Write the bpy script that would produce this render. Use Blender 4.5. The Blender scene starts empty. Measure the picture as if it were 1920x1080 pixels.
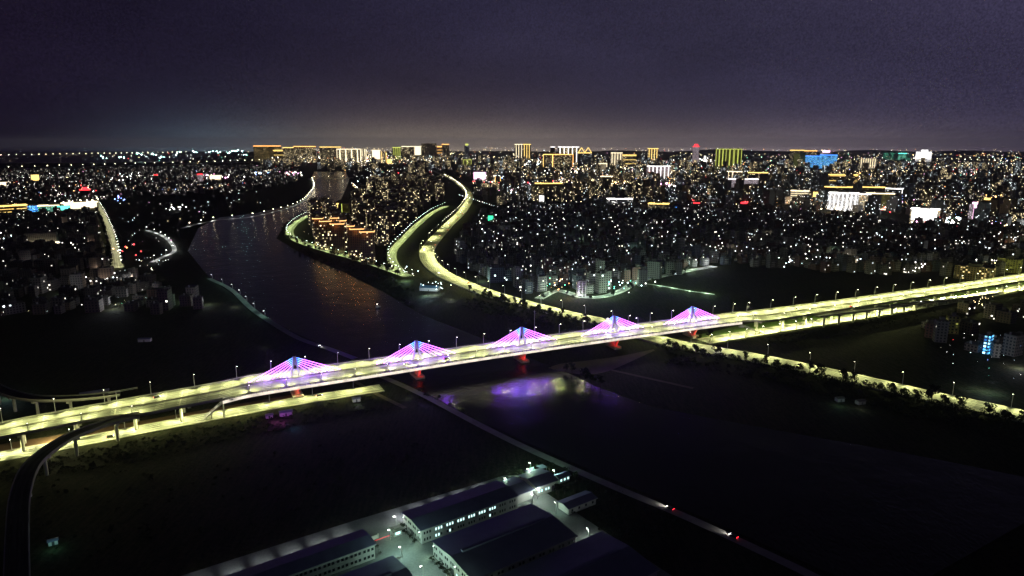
import bpy, math, random
from mathutils import Vector, noise
R = random.Random(7)
sc = bpy.context.scene
COL = sc.collection

# ------------------------------------------------------------------ camera
H, F = 200.0, 1280.0
PITCH = math.atan((540 - 268) / F)
CP, SP = math.cos(PITCH), math.sin(PITCH)
cd = bpy.data.cameras.new('camera'); cam = bpy.data.objects.new('camera', cd); COL.objects.link(cam)
cam.location = (0, 0, H); cam.rotation_euler = (math.pi / 2 - PITCH, 0, 0)
cd.sensor_width = 36; cd.lens = 24; cd.clip_start = 1; cd.clip_end = 120000
sc.camera = cam

def at(px, py, z=0.0):
    """the place on the level z that the photograph shows at a pixel"""
    x = (px - 960) / F; y = (540 - py) / F
    t = (z - H) / (-SP + y * CP)
    return Vector((t * x, t * (CP + y * SP), z))

def pix(v):
    w = v[2] - H; f = v[1] * CP - w * SP
    return 960 + F * v[0] / f, 540 - F * (v[1] * SP + w * CP) / f

def height_at(Y, py):
    k = (540 - py) / F
    return H + (k * Y * CP - Y * SP) / (CP + k * SP)

# ------------------------------------------------------------------ nodes / materials
def newmat(name):
    m = bpy.data.materials.new(name); m.use_nodes = True
    nt = m.node_tree; nt.nodes.clear()
    out = nt.nodes.new('ShaderNodeOutputMaterial')
    return m, nt, out

def N(nt, typ, **kw):
    n = nt.nodes.new(typ)
    for k, v in kw.items():
        if k == 'op': n.operation = v
        elif k == 'ins':
            for i, x in v.items():
                if hasattr(x, 'is_output'): nt.links.new(x, n.inputs[i])
                else: n.inputs[i].default_value = x
        else: setattr(n, k, v)
    return n

def M(nt, op, a, b=0.0, c=0.0):
    return N(nt, 'ShaderNodeMath', op=op, ins={0: a, 1: b, 2: c}).outputs[0]

def mixc(nt, fac, a, b):
    n = N(nt, 'ShaderNodeMix', data_type='RGBA'); 
    for i, x in ((0, fac), (6, a), (7, b)):
        if hasattr(x, 'is_output'): nt.links.new(x, n.inputs[i])
        else: n.inputs[i].default_value = x
    return n.outputs[2]

def c4(c): return (c[0], c[1], c[2], 1)

def matte(name, c, rough=0.85, var=0.25, scale=0.15, c2=None, metal=0.0):
    """a weathered surface: base colour broken up by two sizes of noise"""
    m, nt, out = newmat(name)
    tc = N(nt, 'ShaderNodeTexCoord')
    n1 = N(nt, 'ShaderNodeTexNoise', ins={'Vector': tc.outputs['Object'], 'Scale': scale, 'Detail': 6.0})
    n2 = N(nt, 'ShaderNodeTexNoise', ins={'Vector': tc.outputs['Object'], 'Scale': scale * 11, 'Detail': 3.0})
    f = M(nt, 'MULTIPLY_ADD', n1.outputs['Fac'], 0.65, M(nt, 'MULTIPLY', n2.outputs['Fac'], 0.35))
    f = N(nt, 'ShaderNodeMapRange', ins={0: f, 1: 0.32, 2: 0.68}).outputs[0]
    d = c2 or tuple(x * (1 - var) for x in c); l = tuple(min(1, x * (1 + var)) for x in c) if not c2 else c
    col = mixc(nt, f, c4(d), c4(l))
    p = N(nt, 'ShaderNodeBsdfPrincipled', ins={'Base Color': col, 'Roughness': rough, 'Metallic': metal, 'Specular IOR Level': .5 if rough < .6 else .12})
    nt.links.new(p.outputs[0], out.inputs[0])
    return m

def glow(name, c, s, sample='NONE', vary=0.0):
    m, nt, out = newmat(name)
    st = s
    e = N(nt, 'ShaderNodeEmission', ins={'Color': c4(c), 'Strength': s})
    if vary:
        tc = N(nt, 'ShaderNodeTexCoord')
        n = N(nt, 'ShaderNodeTexNoise', ins={'Vector': tc.outputs['Object'], 'Scale': vary, 'Detail': 3.0})
        nt.links.new(M(nt, 'MULTIPLY', N(nt, 'ShaderNodeMapRange', ins={0: n.outputs['Fac'], 1: .3, 2: .7, 3: .55, 4: 1.4}).outputs[0], s), e.inputs[1])
    nt.links.new(e.outputs[0], out.inputs[0])
    m.cycles.emission_sampling = sample
    return m

PALS = {
    'mix': [(0.0, (1, .93, .8)), (.42, (.8, .95, 1)), (.68, (1, .78, .45)), (.9, (.55, .9, .85)), (.97, (1, .35, .2))],
    'cold': [(0.0, (.85, .95, 1)), (.5, (1, .97, .9)), (.8, (.6, .9, .95)), (.93, (1, .8, .5))],
    'warm': [(0.0, (1, .8, .45)), (.5, (1, .93, .75)), (.8, (1, .65, .3))],
    'gold': [(0.0, (1, .75, .3)), (.6, (.95, .85, .35))],
    'blue': [(0.0, (.05, .3, 1)), (.4, (.1, .5, 1)), (.75, (.3, .75, 1))],
    'green': [(0.0, (.15, .8, .5)), (.5, (.5, 1, .75)), (.8, (.2, .7, .55))],
    'olive': [(0.0, (.75, .75, .15)), (.5, (.55, .6, .1))],
    'white': [(0.0, (1, .97, .93)), (.6, (.9, .93, 1))],
    'pink': [(0.0, (1, .75, .8)), (.5, (.95, .85, .95))],
}
def winmat(name, wall, lit, strength, pal='mix', cw=3.2, ch=3.0, rough=0.8):
    """a wall with a grid of windows, a random few of them lit"""
    m, nt, out = newmat(name)
    uv = N(nt, 'ShaderNodeUVMap').outputs[0]
    sx = N(nt, 'ShaderNodeSeparateXYZ', ins={0: uv})
    u = M(nt, 'DIVIDE', sx.outputs[0], cw); v = M(nt, 'DIVIDE', sx.outputs[1], ch)
    fu, fv = M(nt, 'FLOOR', u), M(nt, 'FLOOR', v)
    ru, rv = M(nt, 'FRACT', u), M(nt, 'FRACT', v)
    oi = N(nt, 'ShaderNodeObjectInfo').outputs['Random']
    cmb = N(nt, 'ShaderNodeCombineXYZ', ins={0: fu, 1: fv, 2: M(nt, 'MULTIPLY', oi, 517.0)})
    wn = N(nt, 'ShaderNodeTexWhiteNoise', noise_dimensions='3D', ins={'Vector': cmb.outputs[0]})
    rgb = N(nt, 'ShaderNodeSeparateColor', ins={0: wn.outputs['Color']})
    gp = N(nt, 'ShaderNodeTexNoise', ins={'Vector': N(nt, 'ShaderNodeNewGeometry').outputs['Position'], 'Scale': .0075, 'Detail': 2.0})
    busy = N(nt, 'ShaderNodeMapRange', ins={0: gp.outputs['Fac'], 1: .38, 2: .64, 3: .12, 4: 2.3}).outputs[0]      # busy and sleeping quarters
    thr = M(nt, 'MULTIPLY', M(nt, 'MULTIPLY', M(nt, 'MULTIPLY_ADD', oi, 1.5, 0.25), lit), busy)
    on = M(nt, 'LESS_THAN', wn.outputs['Value'], thr)
    inw = M(nt, 'MULTIPLY', M(nt, 'LESS_THAN', M(nt, 'ABSOLUTE', M(nt, 'SUBTRACT', ru, .5)), .3),
            M(nt, 'LESS_THAN', M(nt, 'ABSOLUTE', M(nt, 'SUBTRACT', rv, .55)), .27))
    ramp = N(nt, 'ShaderNodeValToRGB'); ramp.color_ramp.interpolation = 'CONSTANT'
    els = ramp.color_ramp.elements; P = PALS[pal]
    els[0].position = 0; els[0].color = c4(P[0][1])
    els[1].position = P[1][0]; els[1].color = c4(P[1][1])
    for q, c in P[2:]:
        e = els.new(q); e.color = c4(c)
    nt.links.new(rgb.outputs[0], ramp.inputs[0])
    st = M(nt, 'MULTIPLY', M(nt, 'MULTIPLY', on, inw), M(nt, 'MULTIPLY', M(nt, 'MULTIPLY_ADD', M(nt, 'POWER', rgb.outputs[1], 2.0), 1.5, .25), strength))
    tc = N(nt, 'ShaderNodeTexCoord')
    ns = N(nt, 'ShaderNodeTexNoise', ins={'Vector': tc.outputs['Object'], 'Scale': .25, 'Detail': 5.0})
    band = M(nt, 'LESS_THAN', rv, .12)
    wcol = mixc(nt, ns.outputs['Fac'], c4(tuple(x * .65 for x in wall)), c4(tuple(min(1, x * 1.3) for x in wall)))
    wcol = mixc(nt, band, wcol, c4(tuple(x * .6 for x in wall)))
    base = mixc(nt, inw, wcol, (.02, .025, .03, 1))
    p = N(nt, 'ShaderNodeBsdfPrincipled', ins={'Base Color': base, 'Roughness': rough, 'Specular IOR Level': .2, 'Emission Color': ramp.outputs[0], 'Emission Strength': st})
    nt.links.new(p.outputs[0], out.inputs[0])
    m.cycles.emission_sampling = 'NONE'
    return m

# ------------------------------------------------------------------ mesh builder
class MB:
    def __init__(s): s.v, s.f, s.m, s.uv = [], [], [], []
    def face(s, pts, mi=0, uv=None):
        b = len(s.v); s.v += [tuple(p) for p in pts]
        s.f.append(tuple(range(b, b + len(pts)))); s.m.append(mi)
        s.uv.append(uv or [(p[0], p[1]) for p in pts])
    def box(s, cx, cy, z0, z1, lx, ly, rot=0.0, wm=0, rm=None, uo=0.0, bottom=True):
        c, d = math.cos(rot), math.sin(rot); hx, hy = lx / 2, ly / 2
        q = [(cx + x * c - y * d, cy + x * d + y * c) for x, y in ((-hx, -hy), (hx, -hy), (hx, hy), (-hx, hy))]
        s.prism(q, z0, z1, wm, rm, uo, bottom)
    def prism(s, q, z0, z1, wm=0, rm=None, uo=0.0, bottom=True):
        n = len(q); u = uo
        for i in range(n):
            a, b = q[i], q[(i + 1) % n]; L = math.hypot(b[0] - a[0], b[1] - a[1])
            s.face([(a[0], a[1], z0), (b[0], b[1], z0), (b[0], b[1], z1), (a[0], a[1], z1)], wm, [(u, 0), (u + L, 0), (u + L, z1 - z0), (u, z1 - z0)])
            u += L + 7
        s.face([(p[0], p[1], z1) for p in q], wm if rm is None else rm)
        if bottom: s.face([(p[0], p[1], z0) for p in reversed(q)], wm if rm is None else rm)
    def tube(s, p, q, r, r2=None, n=8, mi=0, cap=True):
        p, q = Vector(p), Vector(q); r2 = r if r2 is None else r2
        d = (q - p); L = d.length; d.normalize()
        a = d.orthogonal().normalized(); b = d.cross(a)
        A = [p + (a * math.cos(t) + b * math.sin(t)) * r for t in [2 * math.pi * i / n for i in range(n)]]
        B = [q + (a * math.cos(t) + b * math.sin(t)) * r2 for t in [2 * math.pi * i / n for i in range(n)]]
        for i in range(n):
            j = (i + 1) % n
            s.face([A[i], A[j], B[j], B[i]], mi, [(i / n, 0), ((i + 1) / n, 0), ((i + 1) / n, 1), (i / n, 1)])
        if cap:
            s.face(list(reversed(A)), mi); s.face(B, mi)
    def octa(s, p, r, mi=0):
        x, y, z = p
        t = [(x + r, y, z), (x, y + r, z), (x - r, y, z), (x, y - r, z)]
        for i in range(4):
            s.face([t[i], t[(i + 1) % 4], (x, y, z + r)], mi); s.face([t[(i + 1) % 4], t[i], (x, y, z - r)], mi)
    def strip(s, A, B, mi=0, w0=None):
        """a ribbon between two polylines; uv in metres across and along"""
        v = 0.0
        for i in range(len(A) - 1):
            L = (Vector(A[i + 1]) - Vector(A[i])).length
            wa = (Vector(B[i]) - Vector(A[i])).length; wb = (Vector(B[i + 1]) - Vector(A[i + 1])).length
            s.face([A[i], B[i], B[i + 1], A[i + 1]], mi, [(0, v), (wa, v), (wb, v + L), (0, v + L)])
            v += L
    def build(s, name, mats, parent=None, smooth=False, loc=None):
        me = bpy.data.meshes.new(name)
        me.from_pydata(s.v, [], s.f)
        mats = mats if isinstance(mats, (list, tuple)) else [mats]
        for m in mats: me.materials.append(m)
        me.polygons.foreach_set('material_index', s.m)
        uvl = me.uv_layers.new(name='UVMap')
        uvl.data.foreach_set('uv', [x for f in s.uv for p in f for x in p])
        if smooth: me.polygons.foreach_set('use_smooth', [True] * len(me.polygons))
        me.update()
        o = bpy.data.objects.new(name, me); COL.objects.link(o)
        if parent: o.parent = parent
        if loc: o.location = loc
        return o

def tag(o, label=None, cat=None, group=None, kind=None):
    if label: o['label'] = label
    if cat: o['category'] = cat
    if group: o['group'] = group
    if kind: o['kind'] = kind
    return o
def empty(name, loc, rz=0.0):
    o = bpy.data.objects.new(name, None); COL.objects.link(o); o.location = loc; o.rotation_euler = (0, 0, rz); o.empty_display_size = 1
    return o
def copy_tree(o, parent=None, skip=()):
    c = o.copy(); COL.objects.link(c)
    c.parent = parent
    for ch in o.children: copy_tree(ch, c)
    return c
def structure(name, mb, mats): return tag(mb.build(name, mats), kind='structure')

def smooth_line(P, step=8.0):
    """Catmull-Rom through the points, resampled"""
    P = [Vector(p) for p in P]; P = [2 * P[0] - P[1]] + P + [2 * P[-1] - P[-2]]
    out = []
    for i in range(1, len(P) - 2):
        n = max(2, int((P[i + 1] - P[i]).length / step))
        for k in range(n):
            t = k / n; a, b, c, d = P[i - 1], P[i], P[i + 1], P[i + 2]
            out.append(.5 * ((2 * b) + (c - a) * t + (2 * a - 5 * b + 4 * c - d) * t * t + (3 * b - a - 3 * c + d) * t ** 3))
    out.append(P[-2]); return out
def normals(L):
    r = []
    for i in range(len(L)):
        d = L[min(i + 1, len(L) - 1)] - L[max(i - 1, 0)]; d.z = 0; d.normalize()
        r.append(Vector((d.y, -d.x, 0)))                         # to the right of the travel direction
    return r
def offset(L, w, dz=0.0): return [p + n * w + Vector((0, 0, dz)) for p, n in zip(L, normals(L))]
def walk(L, step, start=0.0):
    """points every `step` metres along L with direction"""
    r = []; need = start
    for a, b in zip(L, L[1:]):
        d = b - a; ln = d.length
        while need <= ln:
            r.append((a + d * (need / ln), d.normalized())); need += step
        need -= ln
    return r
def PXL(pts, z=0.0, step=8.0): return smooth_line([at(p[0], p[1], z) for p in pts], step)

def inside(p, poly):
    x, y = p; r = False
    for i in range(len(poly)):
        (x1, y1), (x2, y2) = poly[i], poly[i - 1]
        if (y1 > y) != (y2 > y) and x < (x2 - x1) * (y - y1) / (y2 - y1) + x1: r = not r
    return r

def light(kind, loc, power, col, parent=None, aim=None, size=.3, cone=150, blend=1.0):
    l = bpy.data.lights.new('lamp_light', kind); l.energy = power; l.color = col; l.shadow_soft_size = size
    o = bpy.data.objects.new('lamp_light', l); COL.objects.link(o); o.location = loc
    if kind == 'SPOT':
        l.spot_size = math.radians(cone); l.spot_blend = blend
        o.rotation_euler = (Vector(aim) - Vector(loc)).to_track_quat('-Z', 'Y').to_euler() if aim is not None else (0, 0, 0)
    if parent:
        o.parent = parent
        bpy.context.view_layer.update()
        o.matrix_parent_inverse = parent.matrix_world.inverted()
    return o

# ------------------------------------------------------------------ materials
def roadmat(name, c, line=(.75, .75, .7), lw=3.6, wear=.62):
    m, nt, out = newmat(name)
    uv = N(nt, 'ShaderNodeUVMap').outputs[0]; s = N(nt, 'ShaderNodeSeparateXYZ', ins={0: uv})
    u, v = s.outputs[0], s.outputs[1]
    fr = M(nt, 'FRACT', M(nt, 'DIVIDE', u, lw))
    ln = M(nt, 'LESS_THAN', M(nt, 'ABSOLUTE', M(nt, 'SUBTRACT', fr, .5)), .06)
    dash = M(nt, 'LESS_THAN', M(nt, 'FRACT', M(nt, 'DIVIDE', v, 15.0)), .42)
    mark = M(nt, 'MULTIPLY', M(nt, 'MULTIPLY', ln, dash), .8)
    st = N(nt, 'ShaderNodeCombineXYZ', ins={0: M(nt, 'MULTIPLY', u, .6), 1: M(nt, 'MULTIPLY', v, .02)})
    n1 = N(nt, 'ShaderNodeTexNoise', ins={'Vector': st.outputs[0], 'Scale': 1.0, 'Detail': 5.0})
    n2 = N(nt, 'ShaderNodeTexNoise', ins={'Vector': uv, 'Scale': .07, 'Detail': 4.0})
    f = N(nt, 'ShaderNodeMapRange', ins={0: M(nt, 'MULTIPLY_ADD', n1.outputs['Fac'], .7, M(nt, 'MULTIPLY', n2.outputs['Fac'], .3)), 1: .35, 2: .65}).outputs[0]
    base = mixc(nt, f, c4(tuple(x * (1 - wear) for x in c)), c4(tuple(x * (1 + wear) for x in c)))
    base = mixc(nt, mark, base, c4(line))
    p = N(nt, 'ShaderNodeBsdfPrincipled', ins={'Base Color': base, 'Roughness': .8, 'Specular IOR Level': .15})
    nt.links.new(p.outputs[0], out.inputs[0]); return m

ASPH = roadmat('asphalt', (.16, .16, .15))
ASPH_D = roadmat('dark_asphalt', (.05, .05, .05), (.09, .09, .085))
CONC = matte('concrete', (.38, .37, .34), scale=.3)
CONC_D = matte('grey_concrete', (.22, .21, .2), scale=.2)
PAVE = matte('paving', (.34, .33, .3), scale=.4)
STEEL = matte('galvanised_steel', (.42, .42, .41), .5, .1, 1.0)
DARKMETAL = matte('dark_metal', (.05, .05, .055), .5, .2, 1.0)
LEAF = matte('leaves', (.010, .015, .006), .7, .5, .4)
BARK = matte('bark', (.09, .07, .05), .9, .3, 1.0)
ROOF_D = matte('flat_roof', (.10, .095, .09), .9, .45, .12)
ROOF_M = matte('metal_roof', (.17, .175, .27), .6, .15, .15)
ROOF_R = matte('red_tile_roof', (.22, .09, .06), .85, .3, .3)
WALLM = matte('plaster_wall', (.5, .49, .46), .85, .15, .3)
GLASSD = matte('dark_glass', (.02, .025, .03), .15, .2, 1)
LAMPW = glow('lamp_white_light', (1, .95, .85), 25)
LAMPY = glow('lamp_yellow_light', (1, .9, .6), 25)
LAMPG = glow('lamp_green_light', (.8, 1, .9), 22)
HEAD = glow('headlight_glow', (1, .98, .9), 30)
TAIL = glow('tail_light_glow', (1, .03, .05), 9)
WIN_ON = glow('lit_window_pane', (.62, 1, .98), 1.9)
YG = (.96, 1.0, .37); CW = (.62, 1.0, .66); WW = (.9, .97, 1.0)

def groundmat():
    m, nt, out = newmat('ground_soil_and_grass')
    g = N(nt, 'ShaderNodeNewGeometry').outputs['Position']
    n1 = N(nt, 'ShaderNodeTexNoise', ins={'Vector': g, 'Scale': .012, 'Detail': 8.0, 'Roughness': .65})
    n2 = N(nt, 'ShaderNodeTexNoise', ins={'Vector': g, 'Scale': .35, 'Detail': 6.0, 'Roughness': .7})
    n3 = N(nt, 'ShaderNodeTexVoronoi', ins={'Vector': g, 'Scale': .016})
    mp = N(nt, 'ShaderNodeMapping', ins={'Vector': g, 'Rotation': (0, 0, .42), 'Scale': (.5, .06, .5)})
    n4 = N(nt, 'ShaderNodeTexNoise', ins={'Vector': mp.outputs[0], 'Scale': 1.0, 'Detail': 3.0})
    a = mixc(nt, N(nt, 'ShaderNodeMapRange', ins={0: n1.outputs['Fac'], 1: .35, 2: .65}).outputs[0], (.016, .025, .008, 1), (.036, .03, .018, 1))
    b = mixc(nt, N(nt, 'ShaderNodeMapRange', ins={0: n2.outputs['Fac'], 1: .4, 2: .62}).outputs[0], (.006, .011, .004, 1), a)
    c = mixc(nt, M(nt, 'MULTIPLY', N(nt, 'ShaderNodeMapRange', ins={0: n4.outputs['Fac'], 1: .45, 2: .6}).outputs[0], .45), b, (.045, .038, .024, 1))
    bp = N(nt, 'ShaderNodeBump', ins={'Strength': .9, 'Distance': 1.2, 'Height': n2.outputs['Fac']})
    p = N(nt, 'ShaderNodeBsdfPrincipled', ins={'Base Color': c, 'Roughness': .95, 'Specular IOR Level': .05, 'Normal': bp.outputs[0]})
    nt.links.new(p.outputs[0], out.inputs[0]); return m
GROUND = groundmat()
GRASS = matte('verge_grass', (.075, .13, .03), .95, .5, .35)
SAND = matte('river_sand', (.13, .11, .075), .95, .25, .08)

def watermat():
    m, nt, out = newmat('river_water')
    g = N(nt, 'ShaderNodeNewGeometry').outputs['Position']
    mp = N(nt, 'ShaderNodeMapping', ins={'Vector': g, 'Rotation': (0, 0, -.5), 'Scale': (.5, .22, .5)})
    n1 = N(nt, 'ShaderNodeTexNoise', ins={'Vector': mp.outputs[0], 'Scale': 1.0, 'Detail': 4.0, 'Roughness': .55})
    n2 = N(nt, 'ShaderNodeTexNoise', ins={'Vector': g, 'Scale': .03, 'Detail': 3.0})
    hgt = M(nt, 'MULTIPLY_ADD', n2.outputs['Fac'], 2.0, n1.outputs['Fac'])
    bp = N(nt, 'ShaderNodeBump', ins={'Strength': .5, 'Distance': .75, 'Height': hgt})
    p = N(nt, 'ShaderNodeBsdfPrincipled', ins={'Base Color': (.016, .014, .014, 1), 'Roughness': .11, 'IOR': 1.29, 'Normal': bp.outputs[0]})
    nt.links.new(p.outputs[0], out.inputs[0]); return m
WATER = watermat()

# ------------------------------------------------------------------ sky
w = bpy.data.worlds.new('World'); sc.world = w; w.use_nodes = True
nt = w.node_tree; nt.nodes.clear()
wo = nt.nodes.new('ShaderNodeOutputWorld'); bg = nt.nodes.new('ShaderNodeBackground')
tc = N(nt, 'ShaderNodeTexCoord'); s = N(nt, 'ShaderNodeSeparateXYZ', ins={0: tc.outputs['Generated']})
az = M(nt, 'ARCTAN2', s.outputs[0], s.outputs[1]); el = M(nt, 'MAXIMUM', s.outputs[2], 0.0)
def ramp(fac, stops, lo, hi):
    n = N(nt, 'ShaderNodeValToRGB'); nt.links.new(N(nt, 'ShaderNodeMapRange', ins={0: fac, 1: lo, 2: hi}).outputs[0], n.inputs[0])
    e = n.color_ramp.elements
    e[0].position = stops[0][0]; e[0].color = c4(stops[0][1]); e[1].position = stops[-1][0]; e[1].color = c4(stops[-1][1])
    for q, c in stops[1:-1]:
        x = e.new(q); x.color = c4(c)
    return n.outputs[0]
base = ramp(az, [(0, (.0105, .007, .019)), (.22, (.0135, .011, .028)), (.45, (.019, .017, .041)), (.7, (.031, .027, .056)), (1, (.040, .034, .072))], -.64, .64)
n1 = N(nt, 'ShaderNodeTexNoise', ins={'Vector': N(nt, 'ShaderNodeMapping', ins={'Vector': tc.outputs['Generated'], 'Scale': (1, 1, 3.2)}).outputs[0], 'Scale': 3.2, 'Detail': 6.0, 'Roughness': .55})
n2 = N(nt, 'ShaderNodeTexNoise', ins={'Vector': tc.outputs['Generated'], 'Scale': 420.0, 'Detail': 1.0})
cl = M(nt, 'MULTIPLY', N(nt, 'ShaderNodeMapRange', ins={0: n1.outputs['Fac'], 1: .3, 2: .7, 3: .82, 4: 1.2}).outputs[0],
       N(nt, 'ShaderNodeMapRange', ins={0: n2.outputs['Fac'], 1: .25, 2: .75, 3: .72, 4: 1.28}).outputs[0])
sky = N(nt, 'ShaderNodeVectorMath', operation='SCALE', ins={0: base, 'Scale': cl}).outputs[0]
def addglow(sky, a0, aw, h, col, strength, e0=0.0):
    d = M(nt, 'DIVIDE', M(nt, 'SUBTRACT', az, a0), aw)
    g = M(nt, 'EXPONENT', M(nt, 'MULTIPLY', M(nt, 'MULTIPLY', d, d), -1.0))
    e = M(nt, 'EXPONENT', M(nt, 'MULTIPLY', M(nt, 'ABSOLUTE', M(nt, 'SUBTRACT', el, e0)), -1.0 / h))
    k = M(nt, 'MULTIPLY', M(nt, 'MULTIPLY', M(nt, 'MULTIPLY', g, e), strength), cl)
    c = N(nt, 'ShaderNodeVectorMath', operation='SCALE', ins={0: col, 'Scale': k}).outputs[0]
    return N(nt, 'ShaderNodeVectorMath', operation='ADD', ins={0: sky, 1: c}).outputs[0]
# the town's glow on the low cloud
sky = addglow(sky, -.12, .20, .018, (1, .84, .58), .25)
sky = addglow(sky, .12, .30, .016, (1, .80, .62), .19)
sky = addglow(sky, -.10, .24, .075, (1, .68, .58), .036)
sky = addglow(sky, -.40, .12, .020, (.4, .75, 1), .13)
sky = addglow(sky, .40, .25, .016, (1, .78, .85), .14)
up = N(nt, 'ShaderNodeMapRange', interpolation_type='SMOOTHSTEP', ins={0: el, 1: .18, 2: .36, 3: 1.0, 4: .30}).outputs[0]
sky = N(nt, 'ShaderNodeVectorMath', operation='SCALE', ins={0: sky, 'Scale': up}).outputs[0]
nt.links.new(sky, bg.inputs[0]); bg.inputs[1].default_value = .92
nt.links.new(bg.outputs[0], wo.inputs[0])

# ------------------------------------------------------------------ ground, water, hills
g = MB(); S = 40000
ys = [-2000, 0, 300, 800, 2000, 6000, 11000, 16500]; xs = [-S, -8000, -2000, -500, 500, 2000, 8000, S]
for i in range(7):
    for j in range(7):
        g.face([(xs[i], ys[j], 0), (xs[i + 1], ys[j], 0), (xs[i + 1], ys[j + 1], 0), (xs[i], ys[j + 1], 0)])
structure('ground', g, GROUND)

left_px = [(590, 322), (583, 335), (590, 345), (585, 360), (560, 381), (480, 400), (410, 408), (372, 428), (352, 470), (392, 520), (440, 555), (500, 600), (560, 628), (660, 672), (755, 716), (800, 738), (900, 790), (1000, 836), (1150, 900), (1300, 962), (1500, 1050), (1700, 1140)]
right_px = [(650, 322), (655, 338), (648, 356), (640, 373), (610, 388), (568, 408), (530, 428), (518, 447), (560, 472), (600, 492), (650, 513), (720, 548), (790, 590), (880, 625), (960, 655), (1032, 688), (1068, 700), (1110, 722), (1220, 762), (1420, 800), (1700, 850), (2100, 930)]
LB, RB = PXL(left_px, .12, 12), PXL(right_px, .12, 12)
def resample(L, n):
    d = [0]
    for a, b in zip(L, L[1:]): d.append(d[-1] + (b - a).length)
    r = []; j = 0
    for k in range(n):
        t = d[-1] * k / (n - 1)
        while j < len(L) - 2 and d[j + 1] < t: j += 1
        f = (t - d[j]) / max(1e-6, d[j + 1] - d[j]); r.append(L[j].lerp(L[j + 1], min(1, f)))
    return r
# pair the banks by piecewise index so the ribbon follows the bends
def pairs(A, B, pa, pb, z):
    ra, rb = [], []
    for i in range(len(pa) - 1):
        for k in range(6):
            t = k / 6
            ra.append(at(pa[i][0] * (1 - t) + pa[i + 1][0] * t, pa[i][1] * (1 - t) + pa[i + 1][1] * t, z))
            rb.append(at(pb[i][0] * (1 - t) + pb[i + 1][0] * t, pb[i][1] * (1 - t) + pb[i + 1][1] * t, z))
    return ra, rb
ra, rb = pairs(None, None, left_px, right_px, .12)
wm = MB(); wm.strip(ra, rb)
structure('river', wm, WATER)
sea = MB()
a, b, c, d = at(-400, 309, .12), at(330, 304, .12), at(420, 284, .12), at(-600, 284, .12)
sea.face([a, b, c, d]); structure('sea', sea, matte('sea_water', (.004, .005, .008), .35, .3, .01))

hm = MB()
def ridge(x0, x1, yb, tops, depth):
    n = 60; pts = []
    for i in range(n + 1):
        t = i / n; px = x0 + (x1 - x0) * t
        k = t * (len(tops) - 1); j = min(int(k), len(tops) - 2); f = k - j; f = f * f * (3 - 2 * f)
        top = tops[j] * (1 - f) + tops[j + 1] * f + R.uniform(-.25, .25)
        b = at(px, yb); pts.append((b, height_at(b.y * 1.05, top)))
    for (b0, h0), (b1, h1) in zip(pts, pts[1:]):
        k0 = b0 * 1.0; k1 = b1 * 1.0
        m0 = Vector((b0.x * 1.05, b0.y * 1.05, max(5, h0))); m1 = Vector((b1.x * 1.05, b1.y * 1.05, max(5, h1)))
        e0 = b0 * 1.2; e1 = b1 * 1.2
        hm.face([k0, k1, m1, m0]); hm.face([m0, m1, e1, e0])
ridge(880, 2000, 290, [288, 286, 285, 282, 284, 280, 283, 285, 281, 284, 282, 285, 287], 0)
ridge(560, 1150, 287, [286, 284, 283, 283, 284, 286], 0)
structure('hills', hm, matte('wooded_hill', (.10, .10, .08), .95, .4, .002))

# ------------------------------------------------------------------ street lamps
LAMPS = {}
def lamp_template(kind, h, arm, mat, head=.55, double=False):
    o = empty('street_lamp', (0, 0, -500))
    p = MB(); p.tube((0, 0, 0), (0, 0, h), .22, .14, 8); p.tube((0, 0, 0), (0, 0, .8), .3, .28, 8); p.build('pole', STEEL, o)
    for sgn in ((1, -1) if double else (1,)):
        a = MB(); a.tube((0, 0, h - .1), (sgn * arm * .4, 0, h + .5), .09, n=6); a.tube((sgn * arm * .4, 0, h + .5), (sgn * arm, 0, h + .7), .09, n=6); a.build('arm', STEEL, o)
        q = MB(); q.box(sgn * (arm + .3), 0, h + .5, h + .5 + head * .45, head * 2.2, head, 0); q.box(sgn * (arm + .3), 0, h + .5 - head * .35, h + .495, head * 1.9, head * .8, 0, 1, 1)
        q.build('lamp_head', [STEEL, mat], o)
    return o
TL = {'yellow': lamp_template('y', 11, 2.2, LAMPY), 'white': lamp_template('w', 8, 1.4, LAMPW, .6), 'green': lamp_template('g', 8, 1.5, LAMPG, .6),
      'double': lamp_template('d', 10, 1.8, LAMPY, .6, True), 'small': lamp_template('s', 5.5, .8, LAMPW, .5), 'far': lamp_template('f', 9, 1.6, LAMPW, 1.3)}
n_lamps = 0
FL = MB(); LK = 9.0
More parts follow.
